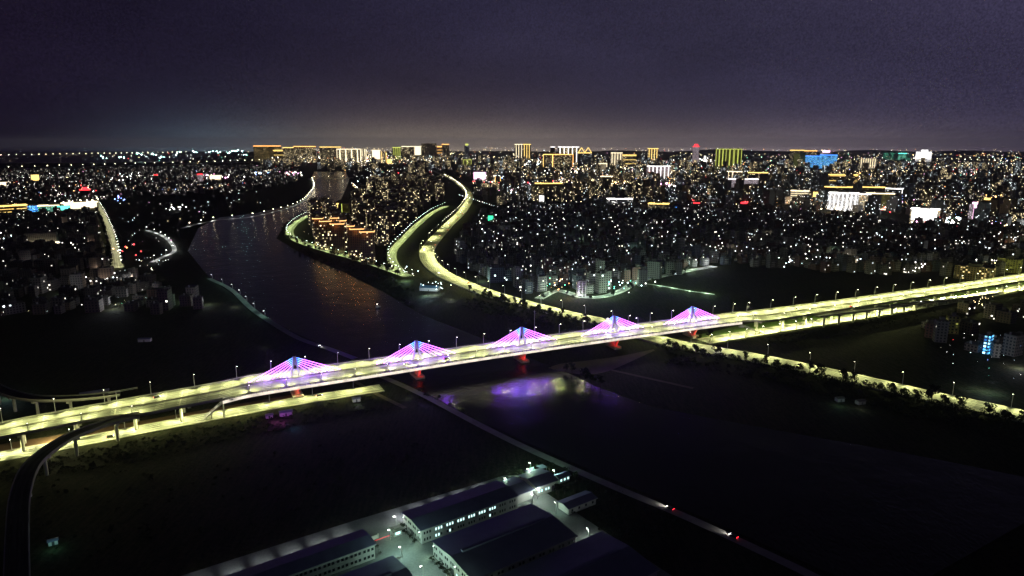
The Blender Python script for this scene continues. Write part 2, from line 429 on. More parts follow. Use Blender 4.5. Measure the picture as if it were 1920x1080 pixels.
def put_lamp(kind, p, toward, label, group, power=0, col=YG, reach=8.0, cone=100, sc_=1.0, spread=7.5):
    global n_lamps
    if pix(p)[1] < 380 or (kind == 'far'):
        h = 9 * sc_; t = Vector((toward[0], toward[1], 0)).normalized()
        FL.tube(p, (p[0], p[1], p[2] + h), .2 * sc_, .12 * sc_, 5); e = Vector(p) + t * 1.8 * sc_
        FL.tube((p[0], p[1], p[2] + h - .1), (e.x, e.y, p[2] + h + .3 * sc_), .1 * sc_, n=4); FL.box(e.x, e.y, p[2] + h - .1, p[2] + h - .1 + max(.7 * sc_, e.length / F * .38), max(1.5 * sc_, e.length / F * .5), max(1.1 * sc_, e.length / F * .5), math.atan2(t.y, t.x), 1)
        if power: light('SPOT', e + Vector((0, 0, h - .4)), power * 4.6, col, None, Vector(p) + t * reach, .35, cone)
        return
    o = copy_tree(TL[kind]); o.location = p; o.rotation_euler = (0, 0, math.atan2(toward[1], toward[0])); o.scale = (sc_,) * 3
    tag(o, label, 'street lamp', group); n_lamps += 1
    if power:
        t = Vector((toward[0], toward[1], 0)).normalized(); h = {'yellow': 11, 'white': 8, 'green': 8, 'double': 10, 'small': 5.5, 'far': 9}[kind] * sc_
        a = Vector(p) + t * 2.6 * sc_ + Vector((0, 0, h - .3))
        al = Vector((-t.y, t.x, 0))
        for sg in (-1, 1): light('SPOT', a, power * LK * .62, col, None, Vector(p) + t * reach + al * (sg * spread), .35, cone)
    return o
def lamp_row(L, step, kind, off, label, group, power, col=YG, reach=8.0, start=5.0, cone=100, sc_=1.0, jitter=0.0, flip=1):
    for p, d in walk(L, step, start):
        n = Vector((d.y, -d.x, 0)) * flip
        put_lamp(kind, p + n * off + Vector((R.uniform(-jitter, jitter), R.uniform(-jitter, jitter), 0)), -n if off > 0 else n, label, group, power, col, reach, cone, sc_)

# ------------------------------------------------------------------ the lit river bridge
ZD = 15.0
FE = [at(x, y, ZD) for x, y in ((-140, 824), (0, 794), (200, 756), (405, 719), (480, 704), (685, 676), (1027, 630), (1221, 605), (1360, 589), (1440, 580), (1640, 554), (1920, 514), (2150, 480))]
NE = [at(x, y, ZD) for x, y in ((-140, 846), (0, 821), (215, 780), (262, 778), (330, 765), (418, 748), (480, 734), (685, 702), (960, 660), (1240, 621), (1392, 602), (1440, 602), (1530, 588), (1665, 567), (1920, 527), (2150, 490))]
fe, ne = smooth_line(FE, 6), smooth_line(NE, 6)
def near_idx(L, x): return min(range(len(L)), key=lambda i: abs(pix(L[i])[0] - x))
def section(x0, x1):
    a = fe[near_idx(fe, x0):near_idx(fe, x1) + 1]; b = ne[near_idx(ne, x0):near_idx(ne, x1) + 1]
    n = max(12, len(a)); return resample(a, n), resample(b, n)
def deck_parts(root, a, b, thick=2.2, road=ASPH, para=1.1, band=None, fasc=CONC, near_para=True):
    """deck slab, its two parapets"""
    m = MB(); m.strip(a, b); m.build('deck', road, root)
    low = MB()
    dn = [(q - p).normalized() for p, q in zip(a, b)]
    A = [p - d * .5 - Vector((0, 0, .02)) for p, d in zip(a, dn)]; B = [q + d * .5 - Vector((0, 0, .02)) for q, d in zip(b, dn)]
    Z = Vector((0, 0, -thick))
    C = [p + d * 5 + Z for p, d in zip(a, dn)]; D = [q - d * 5 + Z for q, d in zip(b, dn)]
    E = [p + Vector((0, 0, -.9)) for p in A]; G = [q + Vector((0, 0, -.9)) for q in B]
    low.strip(E, A); low.strip(B, G); low.strip(G, D); low.strip(D, C); low.strip(C, E)
    low.build('girder', CONC_D, root)
    for side, P, sg in (('far', a, 1), ('near', b, -1)):
        if side == 'near' and not near_para: continue
        w = MB(); I = [p + d * (.05 * sg) + Vector((0, 0, .01)) for p, d in zip(P, dn)]; O = [p - d * (.32 * sg) + Vector((0, 0, .01)) for p, d in zip(P, dn)]
        U = Vector((0, 0, para))
        w.strip(I, [p + U for p in I]); w.strip([p + U for p in I], [p + U for p in O]); w.strip([p + U for p in O], O)
        w.build('parapet', fasc, root)
    return dn

PA, PB = section(420, 1392)
axis = (PB[-1] - PA[0]); 
bridge = empty('cable_stayed_bridge', at(900, 690, 0)); 
tag(bridge, 'river bridge with five violet lit pylons and fans of glowing cables', 'bridge')
class Off: pass
def rel(o, root):
    """keep world coordinates under a root that stands elsewhere"""
    for ch in root.children: ch.location = Vector(ch.location) - Vector(root.location)
dn = deck_parts(bridge, PA, PB, 2.4, ASPH, 1.0, near_para=False)
# median barrier
mid = [p.lerp(q, .5) for p, q in zip(PA, PB)]
mb = MB(); I = offset(mid, -.3, .02); O = offset(mid, .3, .02)
U = Vector((0, 0, .9)); mb.strip(I, [p + U for p in I]); mb.strip([p + U for p in I], [p + U for p in O]); mb.strip([p + U for p in O], O); mb.build('median_barrier', CONC_D, bridge)
# outer walkway with lit fascia on the near side
W0 = [p + d * .05 + Vector((0, 0, -.25)) for p, d in zip(PB, dn)]; W1 = [p + d * 3.6 + Vector((0, 0, -.25)) for p, d in zip(PB, dn)]
wk = MB(); wk.strip(W0, W1); wk.build('walkway', PAVE, bridge)
BAND = glow('fascia_wash_glow', (1, .88, .72), 1.05, 'AUTO', .08)  # LED wash on the concrete, put in as the fascia's own glow
bd = MB(); bd.strip(W1, [p + Vector((0, 0, -2.3)) for p in W1]); bd.build('light_band', BAND, bridge)
rl = MB()
for p, d in walk(W1, 4.0, 1.0): rl.box(p.x, p.y, p.z, p.z + 1.25, .35, .35, math.atan2(d.y, d.x))
for zz in (.55, 1.2): 
    for p, q in zip(W1, W1[1:]): rl.tube(p + Vector((0, 0, zz)), q + Vector((0, 0, zz)), .07, n=4, cap=False)
rl.build('railing', DARKMETAL, bridge)
rl = MB()
for p, d in walk(PA, 4.0, 1.0): rl.box(p.x, p.y, p.z + 1.0, p.z + 1.9, .3, .3, math.atan2(d.y, d.x))
for p, q in zip(PA, PA[1:]): rl.tube(p + Vector((0, 0, 1.85)), q + Vector((0, 0, 1.85)), .08, n=4, cap=False)
rl.build('railing', DARKMETAL, bridge)
# cables: LED colour runs from pale violet at the deck to blue at the top
def cablemat():
    m, nt, out = newmat('cable_led_light')
    uv = N(nt, 'ShaderNodeUVMap').outputs[0]; s = N(nt, 'ShaderNodeSeparateXYZ', ins={0: uv})
    r = N(nt, 'ShaderNodeValToRGB'); nt.links.new(s.outputs[1], r.inputs[0]); e = r.color_ramp.elements
    e[0].position = 0; e[0].color = (.86, .19, 1, 1); e[1].position = 1; e[1].color = (.03, .12, 1, 1)
    x = e.new(.80); x.color = (.58, .13, 1, 1); x = e.new(.94); x.color = (.10, .30, 1, 1)
    em = N(nt, 'ShaderNodeEmission', ins={'Color': r.outputs[0], 'Strength': 7.5}); nt.links.new(em.outputs[0], out.inputs[0]); m.cycles.emission_sampling = 'NONE'; return m
CABLE = cablemat()
PYL = matte('pylon_concrete', (.5, .48, .52), .7, .15, .5)
towers_px = [(556, 707), (782, 679), (978, 652), (1151, 627), (1300, 607)]
PIERS = []
for k, (tx, ty) in enumerate(towers_px):
    i = near_idx(mid, tx); c = mid[i].copy(); d = (mid[min(i + 2, len(mid) - 1)] - mid[max(i - 2, 0)]).normalized(); n = Vector((d.y, -d.x, 0)); ang = math.atan2(d.y, d.x)
    py = MB(); ht = 17.4
    def leg(sg):
        prof = [(3.2, 0.9), (2.9, 4), (2.2, 8), (1.25, 10.6)]
        for (o0, z0), (o1, z1) in zip(prof, prof[1:]):
            hw = .75
            q0 = [c + d * (sg * o0 + a) + n * b + Vector((0, 0, z0)) for a, b in ((-hw, -1.3), (hw, -1.3), (hw, 1.3), (-hw, 1.3))]
            q1 = [c + d * (sg * o1 + a) + n * b + Vector((0, 0, z1)) for a, b in ((-hw, -1.2), (hw, -1.2), (hw, 1.2), (-hw, 1.2))]
            for j in range(4): py.face([q0[j], q0[(j + 1) % 4], q1[(j + 1) % 4], q1[j]])
    leg(1); leg(-1)
    q0 = [c + d * a + n * b + Vector((0, 0, 10.6)) for a, b in ((-2.0, -1.2), (2.0, -1.2), (2.0, 1.2), (-2.0, 1.2))]
    q1 = [c + d * a + n * b + Vector((0, 0, ht)) for a, b in ((-1.3, -1.0), (1.3, -1.0), (1.3, 1.0), (-1.3, 1.0))]
    for j in range(4): py.face([q0[j], q0[(j + 1) % 4], q1[(j + 1) % 4], q1[j]])
    py.face(q1); py.face(list(reversed(q0)))
    pylon = py.build('pylon', PYL, bridge)
    bs = MB(); bs.box(c.x, c.y, c.z + .0, c.z + .95, 12, 3.4, ang); bs.build('pylon_base', CONC, pylon)
    for sg in (-1, 1):
        for j in range(5):
            dist = 12.5 + 6.0 * j; zt = 10.8 + 1.38 * j
            a = c + d * sg * dist + Vector((0, 0, .95)); b = c + d * sg * 1.55 + Vector((0, 0, zt))
            for t in (0,):
                cb = MB(); cb.tube(a, b, .26, .22, 6); cb.build('cable', CABLE, pylon)
            an = MB(); an.box(a.x, a.y, c.z + .9, c.z + 1.6, 1.4, .9, ang); an.build('anchor', CONC, pylon)
    # violet points added in place of cable LED spill; blue lights at the top
    for sg in (-1, 1):
        for dist in (9, 24):
            light('POINT', c + d * sg * dist + n * 3.0 + Vector((0, 0, 7)), 6500, (.25, .05, 1.0), size=1.0)
            light('POINT', c + d * sg * dist - n * 3.0 + Vector((0, 0, 7)), 6500, (.25, .05, 1.0), size=1.0)
        light('POINT', c + d * sg * 3.6 + Vector((0, 0, 15)), 3000, (.12, .10, 1.0), size=.5)
    light('SPOT', c - n * 2.0 + Vector((0, 0, 20.5)), 45000, (.10, .04, 1.0), None, c - n * 70 + Vector((0, 0, -15)), .6, 120)
    light('SPOT', c + n * 2.0 + Vector((0, 0, 17)), 20000, (.25, .05, 1.0), None, c + n * 26 + Vector((0, 0, -15)), 3.0, 80)  # added spot, aimed down to bring violet onto the water
    PIERS.append((c, d, n, ang))
# piers under the pylons, red floodlights on them
PIERM = matte('pier_concrete', (.45, .42, .4), .8, .2, .3)
for k, (c, d, n, ang) in enumerate(PIERS):
    for sgn in (1,):
        pm = MB()
        pm.box(c.x, c.y, -1, 2.2, 8, 18, ang); pm.box(c.x, c.y, 2.1, ZD - 2.3, 3.4, 10, ang)
        for q in (-1, 1):
            b0 = c + n * q * 4; 
            pm.tube((b0.x, b0.y, 2), (b0.x + n.x * q * 6, b0.y + n.y * q * 6, ZD - 2.4), 1.2, 1.4, 10)
        pm.build('pier', PIERM, bridge)
        for q in (0,):
            p = c + n * 11.5 + d * q; light('SPOT', (p.x, p.y, 2.4), 2600, (1, .015, .01), None, (c.x, c.y, 11), .4, 130)
        p = c + n * 5 - d * 7; light('SPOT', (p.x, p.y, 2.4), 1600, (1, .015, .01), None, (c.x, c.y, 11), .4, 130)
rel(bridge, bridge)

GL_BR = 'lamp posts along the far parapet of the pylon bridge'
far_par = offset(PA, 0, 0)
for p, d in walk(PA, 27.0, 8.0):
    n = Vector((d.y, -d.x, 0)); 
    put_lamp('yellow', p + n * .5 + Vector((0, 0, .0)), n, 'slender lamp post with one curved arm on the far parapet of the pylon bridge', GL_BR, 11000, YG, 9, 88, 1.0, 9)
# small railing luminaires on the near parapet
for p, d in walk(PB, 27.0, 20.0):
    n = Vector((d.y, -d.x, 0))
    put_lamp('small', p + n * .6, -n, 'short lamp on the near walkway railing of the pylon bridge', 'small lamps on the walkway railing', 4600, YG, 6, 104)

# ------------------------------------------------------------------ approach viaducts
def viaduct(name, label, x0, x1, pier_step, ndiv=2, lit=1.0, pier_off=(.25, .75)):
    a, b = section(x0, x1)
    root = empty(name, (a[0].x, a[0].y, 0)); tag(root, label, 'viaduct')
    dn = deck_parts(root, a, b, 2.2)
    md = [p.lerp(q, .5) for p, q in zip(a, b)]
    mb = MB(); I = offset(md, -.25, .02); O = offset(md, .25, .02); U = Vector((0, 0, .85))
    mb.strip(I, [p + U for p in I]); mb.strip([p + U for p in I], [p + U for p in O]); mb.strip([p + U for p in O], O); mb.build('median_barrier', CONC_D, root)
    for (p, d) in walk(md, pier_step, pier_step * .4):
        n = Vector((d.y, -d.x, 0)); j = min(range(len(md)), key=lambda i: (md[i] - p).length); wd = (b[j] - a[j]).length
        cap = MB(); cap.box(p.x, p.y, ZD - 3.6, ZD - 2.15, 2.2, wd * .78, math.atan2(d.y, d.x)); cap.build('pier_cap', CONC, root)
        for o in pier_off:
            q = a[j].lerp(b[j], o); pm = MB(); pm.tube((q.x, q.y, -.3), (q.x, q.y, ZD - 3.55), 1.15, 1.0, 12); pm.build('pier', CONC, root)
    for (p, d) in walk(md, 42, 20):                               # expansion joints
        j = min(range(len(md)), key=lambda i: (md[i] - p).length)
        m2 = MB(); u = d * .5; A, B = a[j].lerp(b[j], .03), a[j].lerp(b[j], .97); Zp = Vector((0, 0, .03))
        m2.face([A - u + Zp, B - u + Zp, B + u + Zp, A + u + Zp]); m2.build('expansion_joint', CONC, root)
    rel(root, root)
    return root, a, b
VL, vla, vlb = viaduct('approach_viaduct', 'wide yellow lit approach viaduct between the two curved ramps', -140, 420, 34)
VR, vra, vrb = viaduct('elevated_highway', 'long elevated highway on round piers running on past the last pylon', 1392, 2150, 38)
for p, d in walk(vla, 30, 10):
    n = Vector((d.y, -d.x, 0))
    put_lamp('yellow', p + n * .5, n, 'tall lamp post on the far parapet of the approach viaduct between the ramps', 'lamps of the approach viaduct', 11000, YG, 9, 88, 1.0, 9)
for p, d in walk(vlb, 30, 22):
    n = Vector((d.y, -d.x, 0))
    if pix(p)[0] < 250: put_lamp('small', p - n * .4, -n, 'short lamp on the near parapet of the approach viaduct', 'short lamps of the approach viaduct', 4600, YG, 6, 104)
for p, d in walk(vra, 34, 6):
    n = Vector((d.y, -d.x, 0))
    put_lamp('yellow', p + n * .5, n, 'lamp post with a glowing head on the far parapet of the elevated highway', 'lamps of the elevated highway', 20000, YG, 9, 90, 1.0, 10)
for p, d in walk(vrb, 40, 12):
    n = Vector((d.y, -d.x, 0))
    put_lamp('small', p - n * .4, -n, 'short lamp on the near parapet of the elevated highway', 'short lamps of the elevated highway', 8000, YG, 6, 106, 1.0, 9)

def ramp_bridge(name, label, px, zs, width, road, pier_px=None, pier_step=30, fasc=CONC):
    L = smooth_line([at(x, y, z) for (x, y), z in zip(px, zs)], 5)
    root = empty(name, (L[0].x, L[0].y, 0)); tag(root, label, 'ramp')
    a, b = offset(L, -width / 2), offset(L, width / 2)
    deck_parts(root, a, b, 1.8, road, .95, fasc=fasc)
    for p, d in walk(L, pier_step, pier_step * .5):
        if p.z < 4.5: continue
        pm = MB(); pm.tube((p.x, p.y, -.3), (p.x, p.y, p.z - 3.0), 1.1, 1.1, 10); pm.build('pier', CONC, root)
        cp = MB(); cp.box(p.x, p.y, p.z - 3.1, p.z - 1.75, 2.0, width * .8, math.atan2(d.y, d.x)); cp.build('pier_cap', CONC, root)
    rel(root, root)
    return root, L
ramp_bridge('ramp_bridge', 'dark unlit ramp curving down over the ground road near the warehouses', [(30, 1180), (31, 1080), (32, 1000), (37, 930), (56, 877), (90, 844), (135, 817), (190, 796), (236, 783), (262, 778)], [11, 12, 13, 13.8, 14.2, 14.6, 14.8, 14.9, 14.93, 14.95], 9, ASPH_D, fasc=CONC_D, pier_step=27)
ramp_bridge('ramp_bridge', 'curved ramp with a pale fascia joining the viaduct from the far side', [(-90, 690), (-30, 716), (12, 735), (60, 746), (120, 747), (180, 743), (225, 737)], [13, 13.6, 14, 14.4, 14.8, 15, 15], 8.5, ASPH_D, pier_step=26)
ramp_bridge('ramp_bridge', 'pale slip ramp descending beside the elevated highway to the bright street', [(1532, 592), (1605, 583), (1680, 573), (1750, 564), (1815, 556), (1880, 546)], [14.6, 13, 10.5, 7.5, 4, 1.0], 8.5, ASPH, pier_step=24)

# two stairways off the bridge
def stairs(label, top, bot, z1, mat):
    T, B = at(*top, z1), at(*bot, .3); root = empty('stairway', (B.x, B.y, 0)); tag(root, label, 'stairs')
    d = (T - B); hd = Vector((d.x, d.y, 0)); Ln = hd.length; hd.normalize(); n = Vector((hd.y, -hd.x, 0)); ang = math.atan2(hd.y, hd.x); ns = 26
    st = MB()
    for i in range(ns):
        p = B + hd * (Ln * (i + .5) / ns); z = B.z + (z1 - B.z) * (i + 1) / ns
        st.box(p.x, p.y, z - .9, z, Ln / ns, 3.6, ang)
    st.build('flight', mat, root)
    for q in (-1, 1):
        h = MB(); a = B + n * q * 1.75; b = T + n * q * 1.75
        for zz in (1.1,):
            h.tube(a + Vector((0, 0, zz)), b + Vector((0, 0, zz)), .1, n=5)
        for k in range(9):
            e = a.lerp(b, k / 8); h.tube(e, e + Vector((0, 0, 1.1)), .12, n=5)
        h.build('handrail', STEEL, root)
    lm = MB(); lm.box(T.x + hd.x * 2.6, T.y + hd.y * 2.6, z1 - .7, z1 + .04, 5, 5, ang); lm.build('landing', mat, root)
    for k in (.35, .85):
        e = B.lerp(T, k); c = MB(); c.tube((e.x, e.y, -.2), (e.x, e.y, e.z - .8), .45, n=8); c.build('column', CONC, root)
    rel(root, root)
    for k in (.2, .5, .8):
        e = B.lerp(T, k) + Vector((0, 0, 4)); light('POINT', e, 700, (1, .9, .72), size=.3)
stairs('pale stairway climbing to the bridge beside the joint of the near ramp', (424, 748), (381, 787), 14.4, WALLM)
stairs('bright white stairway dropping from the bridge end by the elevated highway', (1394, 611), (1428, 624), 14.4, WALLM)

# ------------------------------------------------------------------ roads on the ground
def road(name, px, width, mat, z=.25, kerb=True, verge=0):
    L = PXL(px, z, 7); a, b = offset(L, -width / 2), offset(L, width / 2)
    m = MB(); m.strip(a, b); o = structure(name, m, mat)
    if kerb:
        k = MB()
        for P, sg in ((a, -1), (b, 1)):
            n = normals(L); I = [p + Vector((0, 0, 0)) for p in P]; T = [p + Vector((0, 0, .13)) for p in P]; O = [p + q * (2.4 * sg) + Vector((0, 0, .13)) for p, q in zip(P, n)]; D = [p - Vector((0, 0, z + .1)) for p in O]
            k.strip(I, T); k.strip(T, O); k.strip(O, D)
        structure('pavement', k, PAVE)
    return L
svc = road('service_road', [(-120, 883), (0, 856), (110, 836), (230, 812), (350, 789), (480, 765), (600, 745), (716, 727)], 13, ASPH)
svr = road('service_road', [(1318, 640), (1390, 628), (1440, 620), (1540, 604), (1640, 588), (1780, 564), (1920, 538), (2100, 505)], 15, ASPH)
expx = [(803, 316), (836, 330), (862, 345), (880, 366), (870, 392), (838, 425), (808, 458), (801, 482), (826, 510), (886, 538), (960, 562), (1060, 588), (1135, 605), (1250, 640), (1340, 657), (1440, 675), (1600, 709), (1730, 739), (1830, 760), (1990, 795)]
EX = road('expressway', expx, 22, ASPH, 1.2)
pr1 = road('riverside_road', [(578, 404), (556, 417), (543, 433), (552, 448), (600, 466), (660, 483), (706, 497), (738, 508), (765, 518)], 13, ASPH)
pr2 = road('boulevard', [(838, 386), (812, 398), (784, 420), (758, 446), (737, 470), (736, 490), (752, 512)], 12, ASPH)
emb = road('embankment_road', [(655, 680), (735, 714), (800, 744), (900, 797), (1000, 846), (1150, 912), (1300, 975), (1500, 1068), (1600, 1120)], 6, matte('worn_concrete_road', (.30, .29, .27), .9, .2, .2), 1.5, False)
emb2 = road('embankment_road', [(392, 522), (432, 542), (470, 577), (505, 602), (560, 634), (620, 655), (665, 672)], 7, matte('bank_road', (.2, .2, .19), .9, .2, .2), 1.0, False)
lroad = road('boulevard', [(178, 376), (190, 398), (202, 425), (212, 455), (217, 480), (220, 502)], 15, ASPH)
pr3 = road('riverside_path', [(276, 432), (300, 440), (318, 452), (327, 470), (305, 482), (284, 492)], 8, PAVE, .3, False)
prom = road('riverside_path', [(584, 336), (588, 350), (580, 364), (556, 384), (480, 405), (405, 413), (340, 428)], 8, PAVE, .6, False)
twn = road('town_street', [(1010, 560), (1045, 545), (1090, 556), (1130, 556), (1165, 545), (1195, 528), (1240, 518), (1300, 506), (1340, 499)], 8, ASPH)
twn2 = road('town_street', [(1195, 530), (1240, 536), (1290, 545), (1340, 552)], 4, PAVE, .3, False)
for px in ([(640, 700), (700, 735), (760, 765)], [(1130, 690), (1210, 708), (1300, 728)]):
    road('dirt_track', px, 4, matte('dirt', (.12, .1, .07), .95, .3, .2), .15, False)
# green verge and bare soil under the viaducts
vm = MB()
def band_px(a, b, z): 
    A, B = PXL(a, z, 10), PXL(b, z, 10); n = max(len(A), len(B)); vm.strip(resample(A, n), resample(B, n))
band_px([(1290, 632), (1440, 600), (1640, 570), (1920, 527)], [(1318, 636), (1440, 613), (1640, 583), (1920, 534)], .1)
structure('verge', vm, GRASS)
vm = MB(); band_px([(-100, 850), (200, 800), (420, 762), (560, 738)], [(-100, 870), (200, 812), (420, 772), (560, 748)], .1)
structure('soil_strip', vm, matte('bare_soil', (.12, .075, .045), .95, .3, .1))
sb = MB(); A = [at(x, y, .3) for x, y in ((1028, 690), (1050, 682), (1100, 676), (1160, 668), (1225, 655))]; B = [at(x, y, .3) for x, y in ((1036, 692), (1062, 698), (1092, 702), (1140, 696), (1228, 657))]
n = 24; sb.strip(resample(smooth_line(A, 6), n), resample(smooth_line(B, 6), n)); structure('sandbank', sb, SAND)

# lamps of the ground roads
lamp_row(svc, 33, 'white', -7.5, 'lamp post standing on the lit ground road below the approach viaduct', 'lamps of the ground road below the approach viaduct', 8500, YG, 7)
lamp_row(svr, 24, 'white', 8.5, 'lamp post at the kerb of the bright street under the elevated highway', 'lamps of the street under the elevated highway', 15000, YG, 6, cone=104)
def wanted(p, x0, x1, y0=0, y1=1080):
    x, y = pix(p); return x0 < x < x1 and y0 < y < y1
for p, d in walk(EX, 38, 10):
    x, y = pix(p); n = Vector((d.y, -d.x, 0)); dist = p.length
    # travel direction runs towards the camera: the town side is on the left hand of travel
    if x > 1010 and 600 < y: 
        put_lamp('yellow', p - n * 14, n, 'lamp post at the verge of the straight expressway under the pylon bridge', 'lamps of the straight expressway', 9500, YG, 9, 92, 1.0, 10)
    elif y > 470:
        put_lamp('yellow', p - n * 14, n, 'tall lamp post on the outer bend of the curving expressway', 'lamps of the expressway bend', 16500, YG, 9, 92, 1.0, 10)
    elif y > 330 and R.random() < .8:
        put_lamp('yellow', p + n * 14, -n, 'distant lamp post beside the far stretch of the expressway', 'lamps of the far expressway', 17000, YG, 9, 92, 1.2, 10)
lamp_row(pr1, 30, 'green', 8, 'lamp on the greenish riverside road round the apartment towers', 'lamps of the riverside road', 4200, (.78, 1, .38), 7, sc_=1.15)
lamp_row(pr2, 34, 'green', 8, 'lamp on the boulevard behind the apartment towers', 'lamps of the boulevard behind the towers', 5200, (.82, 1, .36), 8, sc_=1.2)
lamp_row(lroad, 42, 'white', -9, 'lamp of the straight tree lined avenue in the dark town', 'lamps of the straight avenue', 3800, (1, .95, .5), 8, sc_=1.3)
lamp_row(pr3, 60, 'small', 4, 'lamp on the white lit path at the river edge', 'lamps of the white riverside path', 3500, WW, 4, sc_=1.5)
lamp_row(prom, 62, 'far', -5, 'lamp of the riverside promenade mirrored in the water', 'lamps of the riverside promenade', 4500, WW, 5, sc_=1.0)
lamp_row(emb2, 40, 'small', -4, 'lamp on the teal lit bank road above the pylon bridge', 'lamps of the bank road', 900, (.5, 1, .85), 4, start=4) if False else None
for p, d in walk(emb2, 46, 3):
    if pix(p)[0] < 508:
        n = Vector((d.y, -d.x, 0)); put_lamp('small', p - n * 4, n, 'short lamp on the teal lit bank road', 'lamps of the teal bank road', 420, (.45, 1, .8), 4)

# ------------------------------------------------------------------ trees and scrub
def leaf_quads(mb, c, rad, n, size, flat=1.0):
    for _ in range(n):
        while True:
            v = Vector((R.uniform(-1, 1), R.uniform(-1, 1), R.uniform(-1, 1)))
            if .25 < v.length < 1: break
        p = Vector(c) + Vector((v.x * rad, v.y * rad, v.z * rad * flat))
        a = Vector((R.uniform(-1, 1), R.uniform(-1, 1), R.uniform(-1, 1))).normalized(); b = a.orthogonal().normalized(); s_ = size * R.uniform(.6, 1.3)
        mb.face([p - a * s_ - b * s_ * .6, p + a * s_ - b * s_ * .6, p + a * s_ + b * s_ * .6, p - a * s_ + b * s_ * .6])
def tree_template(h, spread, nb):
    o = empty('tree', (0, 0, -500))
    t = MB(); t.tube((0, 0, -.3), (.1, .1, h * .55), h * .035, h * .018, 7)
    cr = MB()
    for k in range(nb):
        a = R.uniform(0, 6.28); r = spread * R.uniform(.15, .75); z = h * R.uniform(.45, .95); p = (math.cos(a) * r, math.sin(a) * r, z)
        t.tube((.05, .05, h * R.uniform(.25, .5)), p, h * .012, h * .004, 5)
        leaf_quads(cr, p, spread * R.uniform(.28, .5), 42, spread * .09, .75)
    t.build('trunk', BARK, o); cr.build('crown', LEAF, o)
    return o
TT = [tree_template(9, 4.2, 11), tree_template(11, 4.6, 13), tree_template(7, 3.6, 9), tree_template(13, 3.6, 13), tree_template(5, 3.0, 7)]
def put_tree(p, label, group, k=None, s_=1.0, name=None):
    o = copy_tree(TT[R.randrange(4) if k is None else k]); o.location = p; o.rotation_euler = (0, 0, R.uniform(0, 6.28)); q = s_ * R.uniform(.8, 1.25); o.scale = (q, q, q * R.uniform(.85, 1.15))
    if name: o.name = name
    return tag(o, label, 'tree', group)
exr = offset(EX, 14)          # the camera side of the expressway
for p, d in walk(exr, 9.5, 0):
    x, y = pix(p)
    if y < 545 or 1130 < x < 1245: continue
    if R.random() < .80:
        n = Vector((d.y, -d.x, 0)); 
        put_tree(Vector((p.x, p.y, 0)) + n * R.uniform(-1, 6), 'dark bushy tree silhouetted against the near edge of the lit expressway' if x > 1200 else 'dark tree in the thicket in front of the expressway bend', 'trees along the straight expressway' if x > 1200 else 'trees in front of the expressway bend', s_=.95 if x < 1700 else 1.1)
for p, d in walk(offset(pr1, 13), 20, 0):
    put_tree(Vector((p.x, p.y, 0)) + Vector((R.uniform(-4, 4), R.uniform(-4, 4), 0)), 'dark tree between the riverside road and the water', 'trees on the bank of the tower quarter', s_=.9)
for p, d in walk(offset(pr2, 11), 22, 0):
    put_tree(Vector((p.x, p.y, 0)), 'tree at the kerb of the boulevard behind the apartment towers', 'trees of the boulevard', s_=.9)
for sd in (-1, 1):
    for p, d in walk(offset(lroad, sd * 10), 17, 6 + 5 * sd):
        put_tree(Vector((p.x, p.y, 0)), 'tree lining the straight lit avenue in the dark town', 'trees of the straight avenue', s_=1.0)
put_tree(at(1331, 641), 'tall conifer like tree alone in front of the green lit verge', None, 3, 1.05)
put_tree(at(1308, 640), 'tree caught in red light beneath the last pylon', None, 0, .9)
put_tree(at(1004, 596), 'dark round tree breaking the expressway behind the middle pylon', None, 1, 1.2)
for x, y in ((1072, 705), (1085, 712), (1097, 718), (1110, 720), (1126, 727), (1060, 698)): put_tree(at(x, y), 'dark waterside tree on the spit beside the violet reflection', 'trees on the spit by the violet reflection', s_=.9)
for x, y in ((1020, 562), (1035, 553), (1062, 553), (1075, 561), (1108, 562), (1125, 548), (1150, 556), (1172, 537), (1182, 546), (1206, 533), (1222, 528), (1262, 519), (1285, 514), (1112, 540), (1100, 546), (1140, 540)): put_tree(at(x, y), 'tree beside the white lit town street', 'trees along the white town street', s_=.9)
for x, y in ((800, 745), (822, 752), (846, 766), (874, 779), (790, 738)): put_tree(at(x, y), 'low waterside tree below the bank road next to the golden reflection', 'waterside trees under the bank road', 4, .9)
# scrub: nobody could count it
sm = MB()
def scrub(px_poly, n, s0, s1):
    xs = [p[0] for p in px_poly]; ys = [p[1] for p in px_poly]; k = 0
    while k < n:
        q = (R.uniform(min(xs), max(xs)), R.uniform(min(ys), max(ys)))
        if inside(q, px_poly):
            p = at(*q); r = R.uniform(s0, s1); leaf_quads(sm, (p.x, p.y, r * .4), r, 14, r * .3, .6); k += 1
scrub([(1250, 662), (1440, 692), (1720, 752), (1920, 800), (1920, 830), (1700, 780), (1440, 715), (1240, 680)], 500, 1, 2.6)
scrub([(0, 876), (480, 782), (700, 742), (700, 770), (480, 815), (250, 870), (0, 905)], 700, .5, 1.5)
scrub([(880, 560), (1000, 590), (1120, 618), (1100, 630), (960, 605), (860, 575)], 200, 1, 2.5)
scrub([(1440, 634), (1920, 553), (1920, 575), (1440, 652)], 400, .7, 1.8)
scrub([(530, 455), (720, 515), (780, 545), (770, 575), (700, 535), (560, 480)], 260, 1.2, 3)
scrub([(760, 722), (900, 790), (900, 800), (760, 735)], 120, .6, 1.4)
scrub([(60, 880), (400, 870), (700, 800), (900, 850), (620, 960), (100, 1060)], 160, .6, 1.8)
scrub([(1000, 850), (1300, 975), (1250, 1060), (1060, 960)], 200, .6, 1.8)
for p, d in walk(exr, 2.6, 0):
    x, y = pix(p)
    if y < 552 or 1135 < x < 1240: continue
    n = Vector((d.y, -d.x, 0)); q = p + n * R.uniform(-3, 9); r = R.uniform(1.6, 3.8)
    leaf_quads(sm, (q.x, q.y, r * R.uniform(.5, 1.2)), r, 60, r * .2, .8)
